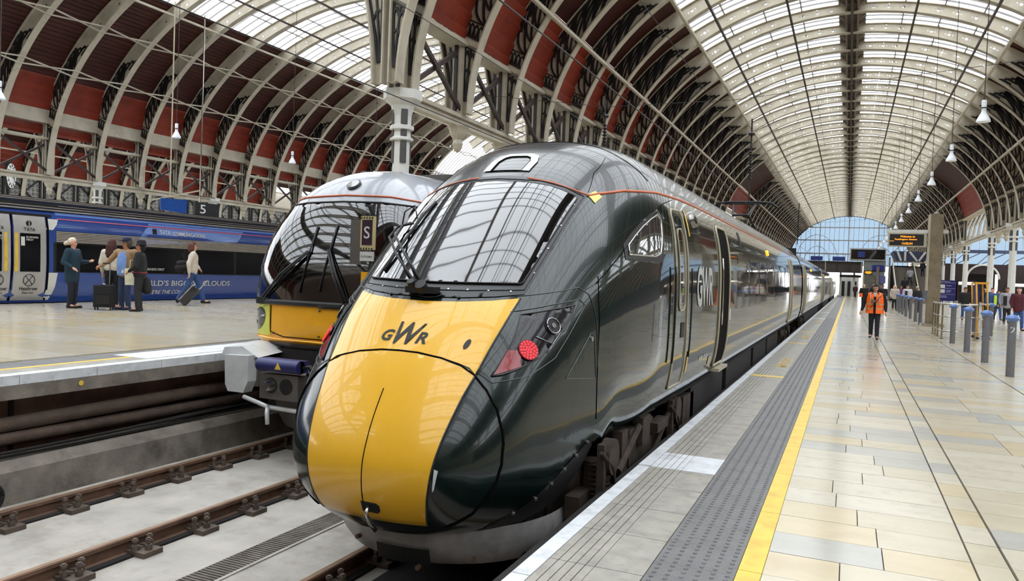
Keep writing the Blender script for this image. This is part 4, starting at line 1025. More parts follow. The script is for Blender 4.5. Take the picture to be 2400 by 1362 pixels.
for i, y in enumerate(ys_): bpatch([(y+.06, 1.19), (y+.06, 1.94), (y+2.14, 1.94), (y+2.14, 1.19)], M_blackwin, 'window', .010)
for y0, y1, z0, z1 in ((13.72, 13.95, .42, 1.15), (13.72, 13.98, 2.29, 2.58)): bpatch([(y0-.06, z0), (y0, (z0+z1)/2), (y0+.02, z1), (y1+.05, z1), (y1, (z0+z1)/2), (y1-.12, z0)], M_white, 'white_flash', .012)
for k, (a, b_) in enumerate(((11.55, 12.72), (12.80, 13.66))):
    d = bpatch([(a, .42), (a, 2.62), (b_, 2.62), (b_, .42)], M_bdoor, 'sliding_door', .02)
    w0, w1_ = (a+.25, b_-.22) if k == 0 else (a+.16, b_-.16)
    bpatch([(w0, 1.17), (w0, 2.16), (w1_, 2.16), (w1_, 1.17)], M_blackwin, 'door_window', .026, d)
    h0 = b_-.17 if k == 0 else a+.02
    bpatch([(h0, 1.17), (h0, 2.16), (h0+.09, 2.16), (h0+.09, 1.17)], M_yline, 'yellow_handle_strip', .028, d)
    tx = [(a+.72, 'TATA') if k == 0 else (a+.28, 'TATA')][0][0]
    text('TATA', lambda u, v: B(tx-.02+.30*u, 2.22+.09*v, .03), M_dark, d)
    disc(B(tx+.12, 2.42, .03), (1, 0, 0), .075, M_dark, 'roundel', d, .01, 18)
    MB().bar(B(tx+.12, 2.35, .04), B(tx+.12, 2.49, .04), .016, .02).obj('roundel_bar', M_bdoor, d)
    text('BUSINESS', lambda u, v: B(tx+.04+.32*u, 2.04+.05*v, .032), M_white, d); text('FIRST', lambda u, v: B(tx+.04+.19*u, 1.97+.05*v, .032), M_white, d)
    if k: text('1', lambda u, v: B(tx-.10+.1*u, 1.84+.23*v, .032), M_white, d)
    MB().tube([B(tx+.13+.15*math.cos(t), .95+.15*math.sin(t), .03) for t in [i*math.pi/12 for i in range(25)]], .008, 6).tube([B(tx+.04, .84, .03), B(tx+.12, .95, .03), B(tx+.04, 1.06, .03)], .008, 6).tube([B(tx+.22, .84, .03), B(tx+.14, .95, .03), B(tx+.22, 1.06, .03)], .008, 6).obj('door_emblem', M_dark, d, True)
    text('Heathrow', lambda u, v: B(tx-.10+.48*u, .68+.10*v, .03), M_dark, d); text('Express', lambda u, v: B(tx-.02+.30*u, .58+.07*v, .03), M_dark, d)
MB().bar(B(12.76, .42, .02), B(12.76, 1.3, .02), .06, .03).bar(B(12.76, 1.3, .02), B(12.76, 2.62, .02), .06, .03).obj('door_joint', M_seam, tb)
MB().bar(B(11.4, 2.66, .02), B(13.85, 2.66, .02), .05, .06).obj('door_canopy', M_frame, tb)
bpatch([(13.68, .42), (13.68, 2.62), (13.74, 2.62), (13.74, .42)], M_seam, 'door_joint', .02)
text('TATA', lambda u, v: B(17.35+.40*u, 2.39+.13*v, .016), M_white, tb); text('COMMUNICATIONS', lambda u, v: B(17.85+1.32*u, 2.37+.13*v, .016), M_white, tb)
bpatch([(17.08, 2.38), (17.08, 2.54), (17.24, 2.54), (17.24, 2.38)], M_dark, 'door_indicator', .014)
text("THE WORLD'S BIGGEST CLOUDS", lambda u, v: B(15.70+4.58*u, .80+.17*v, .016), M_white, tb)
text("WE'RE THE CONNECTION", lambda u, v: B(16.9+2.1*u, .55+.12*v, .016), M_white, tb, slant=.02)
text('BUSINESS FIRST', lambda u, v: B(16.75+.75*u, 1.27+.07*v, .016), M_white, tb)
MB().box(-.62, -.3, 11.2, 14.2, 2.9, 3.0).obj('roof_vent', M_frame, tb)
MB().box(-2.6, -.3, -12, 60, -.6, .4).obj('underfloor', M_soot, t5)
struct(MB().box(-41, -19.6, -30, 150, -1.15, -.95).obj('floor', M_bed), 'dark track bed under the blue train')
struct(MB().box(-62, -24.0, -30, 150, -.6, -.0).obj('floor', M_stone[2]), 'far platform behind the blue train')
# ================================================================ far left wall with lattice panels, clock
M_rend = mat('cream_office_wall', srgb(204, 198, 182), .7, var=.08, scale=.6, dirt=srgb(150, 138, 118), damt=.4)
wf_ = struct(MB().box(-62.6, -62.2, -30, 150, -.6, 10).obj('wall_left', M_rend), 'cream office wall with black lattice panels behind the blue train')
la = MB()
rnd = random.Random(3)
for i in range(7):
    for j in range(6):
        y = -1.3+i*.37+.2; z = 5.75+j*.36+.2
        la.tube([(0, y+.13*math.cos(t)*(.5+.5*t/6), z+.13*math.sin(t)*(.5+.5*t/6)) for t in [k*.9+rnd.random() for k in range(7)]], .022, 4, False)
lame = la.mesh('scrollwork', M_frame)
fr_ = MB().box(-.08, .05, -1.42, -1.25, 5.6, 8.05).box(-.08, .05, 1.25, 1.42, 5.6, 8.05).box(-.08, .05, -1.42, 1.42, 7.92, 8.05).bar((.06, -1.3, 5.7), (.06, 1.3, 7.95), .05, .13).bar((.06, 1.3, 5.7), (.06, -1.3, 7.95), .05, .13)
frme = fr_.mesh('lattice_frame', M_black); bkme = MB().box(-.1, -.06, -1.3, 1.3, 5.6, 8.0).mesh('panel_back', mat('grey_back', srgb(150, 148, 142), .7))
for k in range(14):
    y = 38.5+RIBP*k
    f = link('lattice_frame', frme, wf_, (-62.05, y, 0)); stuff(link('scrollwork', lame, f, (0.0, 0, 0))); link('panel_back', bkme, f)
wnd = MB().box(-.05, .02, -.8, .8, 6.6, 9.0).mesh('window', mat('pale_yellow_window', srgb(210, 200, 150), .3)); wba = MB()  # plain pale yellow base colour, no emission
for k in range(5): wba.box(.02, .06, -.8+.4*k-.03, -.8+.4*k+.03, 6.6, 9.0)
for k in range(6): wba.box(.02, .06, -.8, .8, 6.6+.48*k-.03, 6.6+.48*k+.03)
wbm = wba.mesh('window_bars', M_white)
for y in (81.5, 85, 88.5, 92): w = link('window', wnd, wf_, (-62.15, y, .6)); link('window_bars', wbm, w)
ck = thing('station_clock', 'large white round clock face with black rim high on the far wall', 'clock', (-60.6, 39.3, 7.75), R(38))
MB().tube([(0, .0, 0), (.18, 0, 0)], 1.05, 40).obj('case', M_black, ck, 30)
MB().tube([(.18, .0, 0), (.20, 0, 0)], .96, 40).obj('dial', mat('clock_white', srgb(236, 238, 236), .4), ck, 30)
nm = MB()
for k in range(12):
    a = 2*math.pi*k/12; nm.bar((.21, .70*math.sin(a), .70*math.cos(a)), (.21, .90*math.sin(a), .90*math.cos(a)), .03, .09, (1, 0, 0))
nm.tube([(.21, .63*math.sin(t), .63*math.cos(t)) for t in [k*math.pi/16 for k in range(33)]], .012, 4)
nm.obj('numerals', M_dark, ck)
MB().bar((.23, 0, 0), (.23, .25, .40), .02, .07, (1, 0, 0)).obj('hour_hand', M_dark, ck); MB().bar((.24, 0, 0), (.24, .62, -.25), .02, .05, (1, 0, 0)).obj('minute_hand', M_dark, ck)
MB().tube([(-.0, 0, 0), (-1.6, 0, .5)], .07, 8).tube([(0, 0, .9), (-1.6, 0, .9)], .05, 8).obj('wall_bracket', M_black, ck)
# platform 5 sign and hanging display
sg = thing('platform_number_sign', 'dark hanging sign with white number five above the blue train', 'sign', (-34, 33.4, 4.55))
MB().box(-.08, .08, -.9, .9, -.35, .40).obj('sign_box', M_frame, sg); MB().bar((0, -1.4, .75), (0, .6, .75), .06, .06).bar((0, -.5, .4), (0, -.5, 11.), .05, .05).obj('hanger', M_steel, sg)
tflat('5', (.09, -.55, -.22), (0, 1, 0), (0, 0, 1), .50, M_white, sg, width=.42)
bs_ = thing('blue_display_board', 'blue display board tilted below a strut above the blue train', 'display', (-34, 31.2, 4.6))
MB().prism([(-1.0, -.30), (-1.05, .32), (.75, .40), (.7, -.38)], lambda a, c: (-.06, a, c), lambda a, c: (.06, a, c)).obj('board', mat('bright_blue_board', srgb(24, 70, 140), .3), bs_)
MB().bar((0, -1.6, .15), (0, 1.6, 1.0), .07, .07).bar((0, -.4, .4), (0, -.4, 11.), .05, .05).obj('strut', M_trim, bs_)
# ================================================================ platform signal with S plate
ss = thing('stop_signal', 'small signal plate with white letter S and platform number beside the windscreens', 'signal', (-4.78, 6.98, -.95))
MB().cyl((0, 0, 0), (0, 0, 2.35), .035, 10).obj('post', M_grey, ss)
MB().box(-.045, .045, -.045, .0, 1.75, 2.5).obj('yellow_post', M_yel2, ss)
MB().box(-.20, -.05, -.04, .06, 2.58, 3.06).obj('equipment_box', M_grey, ss)
pl = MB().box(-.05, .12, -.07, -.03, 2.74, 3.10).obj('letter_plate', mat('hazard_edge', srgb(206, 190, 140), .5), ss)
MB().box(-.03, .10, -.075, -.07, 2.79, 3.06).obj('plate_face', mat('deep_purple', srgb(46, 24, 44), .4), pl)
for z in (2.752, 3.082):
    for k in range(5): MB().bar((-.042+.034*k, -.076, z-.01), (-.028+.034*k, -.076, z+.01), .012, .004, (0, 1, 0)).obj('hazard_stripe', M_dark, pl)
tflat('S', (.0, -.08, 2.86), (1, 0, 0), (0, 0, 1), .13, M_white, pl, width=.075)
p8 = MB().box(-.05, .12, -.07, -.05, 2.62, 2.72).obj('platform_plate', M_white, ss); tflat('PLATFORM 8', (-.035, -.073, 2.655), (1, 0, 0), (0, 0, 1), .022, M_dark, p8, width=.14)
# ================================================================ fourth roof, far right
M_dkwall = mat('dark_maroon_wall', srgb(44, 30, 30), .8, var=.3)
c4 = bpy.data.objects.new('ceiling', None); COL.objects.link(c4); struct(c4, 'further arched roof to the right of the white columns')
def arc4(y0, y1, a0, a1, n=14): return [[(26.2-16.2*math.cos(R(a0+(a1-a0)*i/n)), y0, 6.2+10*math.sin(R(a0+(a1-a0)*i/n))), (26.2-16.2*math.cos(R(a0+(a1-a0)*i/n)), y1, 6.2+10*math.sin(R(a0+(a1-a0)*i/n)))] for i in range(n+1)]
MB().grid(arc4(-30, 128, 14, 55)).obj('boarded_panel', M_redcor, c4); MB().grid(arc4(-30, 128, 125, 180)).obj('boarded_panel', M_redcor, c4)
stuff(MB().grid(arc4(-30, 128, 55, 125)).obj('panes_far', M_pane, c4))
for k in range(24):
    y = 40+RIBP*k
    MB().tube([(26.2-15.9*math.cos(t), y, 6.0+9.9*math.sin(t)) for t in [math.pi*i/20 for i in range(21)]], .12, 4).obj('arch_rib', M_cream, c4)
struct(MB().box(42.2, 42.6, -30, 128, -1, 8).obj('wall_right', M_dkwall), 'dark wall beyond the right-hand concourse')
w2 = bpy.data.objects.new('window_2', None); COL.objects.link(w2); struct(w2, 'glazed end screen seen between the white columns on the right'); w2.location = (0, 128, 0)
for k in range(30):
    x = 10.6+1.05*k; zt = 6.2+10*math.sqrt(max(0, 1-((x-26.2)/16.2)**2))
    if zt > 7.4:
        MB().box(x-.04, x+.04, -.05, .05, 7.0, zt).obj('mullion', M_bar, w2)
        zt2 = 6.2+10*math.sqrt(max(0, 1-((x+1.05-26.2)/16.2)**2))
        for z0, z1 in ((7.3, 9.2), (9.2, 16.4)):
            if min(zt, zt2) > z0+.1: MB().quad((x+.05, 0, z0+.06), (x+1.0, 0, z0+.06), (x+1.0, 0, min(z1, zt2)), (x+.05, 0, min(z1, zt))).obj('pane', M_spane, w2)
M_dblue = mat('slate_blue_beam', srgb(50, 58, 86), .5)
MB().box(10, 42, -.25, .2, 6.9, 7.35).obj('beam', M_dblue, w2); MB().box(10, 42, -.15, .15, 9.1, 9.3).obj('transom', M_bar, w2)
stuff(MB().quad((10, .1, 5.2), (42, .1, 5.2), (42, .1, 6.9), (10, .1, 6.9)).obj('lower_glazing', M_spane, w2))
for k in range(10):
    x = 11+3.1*k; MB().bar((x, -.2, 5.3), (x+2.9, -.2, 6.9), .12, .1).obj('brace', M_brownbar, w2); MB().bar((x+1, -.2, 6.9), (x-.6, -.2, 5.2), .08, .08).obj('brace', M_brownbar, w2)
dw = struct(MB().box(10.6, 42, 127.0, 127.6, 3.9, 5.3).box(10.6, 15.4, 127, 127.6, 0, 3.9).box(19.3, 42, 127, 127.6, 0, 3.9).obj('wall_far', M_dkwall), 'dark wall with an arched opening below the right end screen')
MB().box(15.4, 19.3, 130, 130.2, 0, 5.3).obj('dark_opening_sheet', M_soot, dw)  # black sheet paints the dark interior behind the arched opening
MB().tube([(17.35+2.0*math.cos(t), 126.9, 3.2+2.0*math.sin(t)) for t in [math.pi*i/16 for i in range(17)]], .14, 8).obj('arch_ring', M_white, dw, True)
# ================================================================ footbridge and far buildings
fb = thing('footbridge', 'dark steel footbridge crossing the tracks below the great glazed screen', 'bridge', (0, 118, 0))
M_fb = mat('dark_bridge_steel', srgb(70, 62, 58), .6, var=.15)
MB().box(-30, 1.62, -.15, .15, 3.40, 4.90).box(-30, 1.62, -.4, .4, 4.86, 4.95).box(-30, 1.62, -.4, .4, 3.36, 3.42).obj('girder', M_fb, fb)
for k in range(20): MB().box(1.4-1.55*k, 1.52-1.55*k, -.35, -.15, 3.42, 4.86).obj('stiffener', M_brownbar if k % 3 else M_trim, fb)
MB().box(-30, 1.6, -.1, .1, 5.9, 5.98).obj('handrail', M_bar, fb)
for k in range(16): MB().box(1.3-2*k, 1.36-2*k, -.08, .08, 4.95, 5.9).obj('baluster', M_bar, fb)
for x0, x1 in ((-5.2, -3.6), (-2.3, -.7), (-9.5, -7)): MB().box(x0, x1, -.2, -.12, 5.0, 5.6).obj('blue_board', mat('blue_sign', srgb(34, 52, 120), .4), fb)
for x in (-8.6, -4.65, -1.15, .6): MB().box(x-.13, x+.13, .2, .5, 0, 3.4).obj('pier', M_white, fb)
MB().box(-1.3, 1.3, 6, 6.2, 0, 3.2).obj('bright_opening_sheet', M_white, fb)  # white sheet stands for the bright open platform end
for k in range(3): MB().box(-1.0+.8*k, -.6+.8*k, 5.8, 6.0, 0, 2.2).obj('dark_door', M_dark, fb)
MB().box(-1.3, 1.5, -.3, 2.5, 2.75, 3.05).obj('canopy', M_dark, fb)
ob = thing('control_block', 'grey block with dark upper windows, shutters and stairs right of the footbridge', 'building', (0, 112, 0))
M_gg = mat('grey_green_panel', srgb(128, 136, 132), .5)
MB().box(-.1, 4.3, 0, 3.2, 5.0, 6.6).obj('upper_storey', mat('pale_grey_panel', srgb(170, 172, 172), .5), ob)
MB().box(.08, 4.15, -.06, 0, 5.15, 6.42).obj('upper_window', M_glassd, ob); MB().box(.9, 1.75, -.12, -.06, 5.4, 6.15).obj('blue_screen', mat('blue_sign', srgb(34, 52, 120), .4), ob)
MB().box(1.7, 4.3, .3, 3, 3.5, 5.0).obj('middle_storey', M_gg, ob); MB().box(2.7, 4.1, -.05, .3, 3.7, 4.4).obj('blue_hoarding', mat('violet_blue', srgb(36, 40, 130), .4), ob)
MB().box(1.6, 1.8, -.1, .2, 0, 3.5).obj('pale_pier', M_trim, ob)
bk = MB().box(1.8, 4.2, 0, 3, 0, 3.5).obj('lower_block', mat('grey_metal', srgb(120, 124, 128), .5), ob)
for k in range(22): MB().box(1.85, 3.15 if k > 4 or True else 3, -.10, -.0, .12+.135*k, .19+.135*k).obj('shutter_slat', M_steel, bk)
MB().box(3.2, 3.55, -.4, -.1, 0, 4.2).obj('grey_pillar', mat('brown_grey_stone', srgb(112, 104, 94), .8), ob)
MB().box(3.6, 4.35, -.2, -.1, 2.0, 3.0).obj('poster', mat('dusk_blue', srgb(88, 92, 140), .4), ob)
MB().box(1.75, 2.75, -.35, -.12, 3.2, 3.65).obj('small_display', M_dark, ob)
M_led = mat('amber_led', (1., .30, .015), .4, emit=.42)
for z, w in ((3.5, .7), (3.38, .85), (3.27, .5)): MB().box(2.25-w/2, 2.25+w/2, -.37, -.35, z-.04, z+.03).obj('led_row', M_led, ob)
stz = thing('grand_staircase', 'wide dark staircase with white rails rising to the footbridge level', 'staircase', (0, 88, 0))
for k in range(22):
    MB().box(4.6, 8.6, .55*k, .55*k+.6, .18*k, .18*k+.18).obj('step', mat('brown_grey_stone', srgb(112, 104, 94), .8), stz)
for x in (4.5, 6.6, 8.7):
    MB().bar((x, 0, .95), (x, 12, 4.9), .10, .10).obj('handrail', M_trim, stz); MB().bar((x, 0, .45), (x, 12, 4.4), .05, .6).obj('side_panel', M_dark, stz)
MB().box(4.4, 8.9, 12, 15, 0, 4.1).obj('landing', M_soot, stz)
hd = thing('angular_canopy', 'slate canopy with white zigzag struts above the staircase', 'canopy', (0, 99, -1.15))
MB().prism([(4.5, 6.9), (8.2, 6.9), (7.8, 5.75), (4.9, 5.75)], lambda a, c: (a, 0, c), lambda a, c: (a, 6, c)).obj('fascia', M_dblue, hd)
for x0, z0, x1, z1 in ((4.95, 6.85, 5.35, 5.8), (5.75, 6.85, 5.75, 5.8), (6.2, 6.85, 7.0, 5.8), (7.15, 5.8, 7.8, 6.85)): MB().bar((x0, -.1, z0), (x1, -.1, z1), .22, .12, (0, 1, 0)).obj('white_strut', M_white, hd)
for x in (4.2, 9.1): MB().box(x-.1, x+.1, .3, .5, 1.15, 6.2).obj('post', M_bar, hd)
MB().bar((4.6, -.1, 7.9), (8.3, -.1, 7.9), .1, .12).bar((4.6, 0, 6.9), (5.6, 0, 7.9), .08, .08).bar((6.6, 0, 7.9), (5.6, 0, 6.9), .08, .08).bar((6.6, 0, 6.9), (7.6, 0, 7.9), .08, .08).obj('roof_truss', M_bar, hd)
# ================================================================ platform furniture, right
M_bol = mat('grey_bollard', srgb(98, 98, 102), .5, var=.12, scale=20)
M_cap = mat('blue_bollard_cap', srgb(84, 112, 168), .4)
me_bs = MB().lathe([(.072, 0), (.072, 1.04)], 20).mesh('post', M_bol, 30); me_bc = MB().lathe([(.07, 1.03), (.115, 1.07), (.125, 1.10), (.09, 1.14), (.03, 1.165)], 8).mesh('cap', M_cap)
bl = [(2.83, 16.93), (2.82, 19.79), (2.84, 22.79), (2.86, 26.0), (4.62, 31.5), (2.94, 38.35), (2.94, 40.97), (2.95, 44.5), (2.93, 47.5), (2.96, 50.9), (2.97, 54.0), (2.98, 57.0)]
bll = ['nearest the right frame edge, marked with a number two', 'second from the right frame edge', 'third from the right frame edge', 'fourth from the right, beside the steel barrier rail', 'standing apart in front of the luggage trolley, to its right', 'just left of the tall concrete post', 'second left of the tall concrete post', 'third left of the tall concrete post', 'fourth left of the tall concrete post', 'fifth left of the tall concrete post', 'sixth left of the tall concrete post', 'furthest in the row beyond the tall concrete post']
for (x, y), lb in zip(bl, bll):
    o = thing('bollard', 'grey bollard with blue cap '+lb, 'bollard', (x, y, 0), group='bollards along the stone platform'); link('post', me_bs, o); link('cap', me_bc, o)
    if y < 17:
        text('2', lambda u, v: (.0735*math.sin((u-.5)*1.1), -.0735*math.cos((u-.5)*1.1), .82+.12*v), M_white, o, 'number')
cp = thing('display_post', 'tall square concrete post carrying the amber departure display', 'post', (3.27, 36.9, 0))
M_cpost = mat('weathered_concrete', srgb(120, 108, 88), .75, var=.22, scale=3, bump=.2, dirt=srgb(80, 66, 48), dscale=1.2)
MB().box(-.24, .24, -.24, .24, .12, 4.72).obj('shaft', M_cpost, cp); MB().box(-.30, -.24, -.26, .26, 1.5, 4.72).obj('pale_edge', M_cream, cp); MB().box(-.42, .42, -.42, .42, 0, .12).obj('plinth', M_steel, cp)
MB().lathe([(.06, 4.72), (.1, 4.76), (.02, 4.84)], 10).obj('finial', M_bar, cp)
MB().box(-1.9, .45, -.06, .06, 3.93, 4.07).obj('cross_arm', M_white, cp)
db = MB().box(-1.82, -.36, -.16, .16, 3.34, 3.92).obj('display_case', M_trim, cp)
MB().box(-1.76, -.46, -.17, -.16, 3.39, 3.87).obj('display_face', M_dark, db)
for t, z, h, w, x in (('Welcome to', 3.73, .085, .56, -1.36), ('Paddington Station', 3.60, .085, .84, -1.56), ('13:02:54', 3.43, .09, .40, -1.28)): tflat(t, (x, -.175, z), (1, 0, 0), (0, 0, 1), h, M_led, db, 'led_text', width=w)
tflat('...', (-1.74, -.175, 3.56), (1, 0, 0), (0, 0, 1), .03, M_led, db, 'led_text', width=.14)
ip = thing('information_board', 'dark blue information board with white cards beside the concrete post', 'board', (3.98, 40., 0))
MB().box(-.46, .46, -.03, .03, 1.05, 2.0).obj('panel', mat('navy_board', srgb(22, 26, 92), .4), ip)
for x in (-.4, .4): MB().box(x-.025, x+.025, -.02, .02, 0, 1.05).obj('leg', M_grey, ip)
for z in (1.72, 1.50): MB().box(-.26, .02, -.036, -.03, z-.08, z+.08).obj('white_card', M_white, ip)
for z in (1.88, 1.62, 1.36): MB().box(-.44, .44, -.034, -.03, z-.008, z+.008).obj('rule', mat('lilac', srgb(150, 150, 200), .5), ip)
for z, x0, x1 in ((1.75, .07, .28), (1.53, .07, .28), (1.47, .07, .24), (1.28, -.26, .1), (1.22, -.26, .12)): MB().box(x0, x1, -.034, -.03, z-.014, z+.014).obj('text_line', MATS['lilac'], ip)
tflat('Sunday Events', (-.28, -.035, 1.905), (1, 0, 0), (0, 0, 1), .05, M_white, ip, width=.5)
M_brass = mat('brushed_brass_steel', srgb(190, 178, 150), .25, metal=1.)
br_ = thing('barrier_rail', 'polished steel barrier rail with legs between bollards and concrete post', 'barrier', (0, 0, 0))
for z, r in ((1.12, .03), (.72, .024), (.25, .024)): MB().tube([(2.80, 31.2, z), (2.78, 28.0, z), (3.75, 28.05, z)], r, 10).obj('rail', M_steel, br_, True)
for x, y in ((2.8, 31.1), (2.8, 30.3), (2.79, 29.4), (2.78, 28.05), (3.7, 28.05)): MB().cyl((x, y, 0), (x, y, 1.12), .026, 10).cyl((x, y, 0), (x, y, .02), .07, 10).obj('leg', M_brass, br_, 30)
lt = thing('luggage_trolley', 'tall yellow framed luggage trolley with steel rungs and dark panel', 'trolley', (4.12, 29.3, 0))
M_tyel = mat('trolley_yellow', srgb(214, 156, 40), .4)
for x, y in ((-.25, -.5), (.05, -.5), (-.25, .5), (.05, .5)): MB().tube([(x, y, .06), (x-.05, y, 1.0), (x-.1, y, 1.85)], .025, 8).obj('upright', M_tyel, lt, True)
for y in (-.5, .5):
    for z in (.15, .65, 1.15): MB().tube([(-.27, y, z), (.05, y, z)], .02, 8).obj('rung', M_steel, lt, True)
for x in (-.25, .05):
    for z in (.15, 1.15): MB().tube([(x-.04, -.5, z), (x-.04, .5, z)], .02, 8).obj('rung', M_steel, lt, True)
MB().box(-.33, .0, -.5, .5, 1.80, 1.86).obj('top_frame', M_tyel, lt); MB().box(-.30, -.24, -.46, .46, .2, 1.78).obj('panel', mat('navy_board', srgb(22, 26, 92), .4), lt)
for x, y in ((-.25, -.5), (.05, -.5), (-.25, .5), (.05, .5)): MB().cyl((x, y-.02, .05), (x, y+.02, .05), .05, 12).obj('wheel', M_dark, lt)
# ================================================================ pendant lamps and overhead wires
M_lampw = mat('white_lamp_shade', srgb(226, 230, 236), .35)
ml_g = MB().lathe([(.06, .30), (.066, .57), (.054, .6)], 16).mesh('gear_case', M_lampw, 40); ml_s = MB().lathe([(.18, 0), (.165, .07), (.12, .16), (.075, .24), (.055, .3)], 24).mesh('shade', M_lampw, 40)
ml_r = MB().lathe([(.07, .37), (.07, .4)], 16).mesh('clamp', M_dark); ml_b = MB().lathe([(.015, .03), (.07, .04), (.06, .12)], 16).mesh('bulb', mat('unlit_bulb', srgb(200, 204, 210), .3))
def lamp(x, y, z, label, top, grp):
    o = thing('pendant_lamp', label, 'lamp', (x, y, z), group=grp)
    for n, m in (('gear_case', ml_g), ('shade', ml_s), ('clamp', ml_r), ('bulb', ml_b)): link(n, m, o)
    MB().cyl((0, 0, .6), (0, 0, top-z), .012, 6).obj('wire', M_brownbar, o)
for i in range(12): lamp(3.2, 24.7+7.3*i, 6.25, ORD[i]+' bell-shaped white pendant lamp from the camera under the right-hand roof', 13.4, 'pendant lamps under the right-hand roof')
for i in range(8): lamp(-26, 16.5+7.3*i, 6.72, ORD[i]+' bell-shaped white pendant lamp from the left frame edge above the blue train', 17.3, 'pendant lamps above the blue train')
for x, z, lb, n_ in ((-2.94, 3.93, 'thin dark contact wire running above the green train', 'contact_wire'), (-6.4, 4.15, 'thin dark contact wire running above the silver train', 'contact_wire'), (-2.94, 5.3, 'upper catenary wire above the green train', 'catenary_wire'), (-6.4, 5.4, 'upper catenary wire above the silver train', 'catenary_wire')):
    b = MB()
    pts = [(x+.15*math.sin(y*.12), y, z+.12*math.sin(y*.15)*(z > 5)) for y in range(-12, 150, 3)]
    tag(b.tube(pts, .008 if z < 5 else .006, 6).obj(n_, M_black), lb, 'wire', 'overhead wires')
for i, (y, z) in enumerate(((20.6, 6.3), (34.5, 6.3), (49, 6.3), (64, 6.3))):
    tag(MB().tube([(-10.5, y, 6.9), (-6.4, y, z), (-2.94, y, z), (3, y, 6.8), (9.7, y, 7.6)], .007, 6).obj('span_wire', M_black), ORD[i]+' thin cross-span wire stretched between the column rows above the trains', 'wire', 'cross-span wires')
for i, (x, y, z0, z1) in enumerate(((-2.94, 24.6, 3.95, 6.6), (-2.94, 49.0, 3.95, 6.4), (-6.4, 20.6, 4.15, 6.5))):
    o = thing('insulator_dropper', ('near black insulator rod hanging above the green train roof', 'far black insulator rod hanging above the green train roof', 'black insulator rod hanging above the silver train')[i], 'insulator', (x, y, z0), group='overhead wire droppers')
    MB().cyl((0, 0, 0), (0, 0, z1-z0), .025, 8).obj('rod', M_black, o)
    b = MB()
    for k in range(10): b.lathe([(.03, .8+.09*k), (.07, .83+.09*k), (.03, .86+.09*k)], 10)
    b.obj('insulator', M_black, o); MB().lathe([(.09, z1-z0-.5), (.11, z1-z0-.45), (.02, z1-z0-.38)], 10).obj('clamp', M_black, o)
struct(MB().box(-64, 62, 150.5, 400, -1.2, -1.0).obj('floor', mat('outdoor_ballast', srgb(130, 124, 116), .9)), 'open ground beyond the far end of the station')

sf = thing('shop_row', 'row of lit shop fronts under the dark wall beyond the columns', 'shop', (0, 126.2, 0))
M_lit = mat('lit_shop_sign', (1., .93, .82), .5, emit=.25)
for i, x in enumerate((11.5, 14.2, 20.5, 24, 28, 32)):
    MB().box(x, x+2.2, 0, .6, 0, 2.9).obj('shop_unit', M_dkwall, sf); MB().box(x+.1, x+2.1, -.08, 0, 2.3, 2.7).obj('fascia_light', M_lit, sf); MB().box(x+.2, x+2.0, -.05, 0, .4, 2.1).obj('shop_window', M_glassd, sf)
# ================================================================ people
M_skin = mat('skin', srgb(206, 152, 126), .5, var=.05); M_skin2 = mat('tan_skin', srgb(172, 118, 90), .5, var=.05)
def cloth(n, r, g, b, **k): return mat('cloth_'+n, srgb(r, g, b), .85, var=.14, scale=9, bump=.25, bscale=30, **k)
JOBS = []
def caps(mb, p, q, r0, r1, n=10):
    p = Vector(p); q = Vector(q); d = q-p; L = d.length
    if L < 1e-4: d = Vector((0, 0, 1)); q = p+d*1e-3; L = 1e-3
    d = d/L; pts = []; rr = []
    for i in range(4): t = math.pi/2*(1-i/4); pts.append(p-d*r0*math.sin(t)); rr.append(max(.0015, r0*math.cos(t)))
    pts += [p, q]; rr += [r0, r1]
    for i in range(1, 5): t = math.pi/2*i/4; pts.append(q+d*r1*math.sin(t)); rr.append(max(.0015, r1*math.cos(t)))
    mb.tube(pts, rr, n)
def job(o, lst, vox):
    mb = MB()
    for c in lst: caps(mb, *c)
    JOBS.append((o, mb, vox))
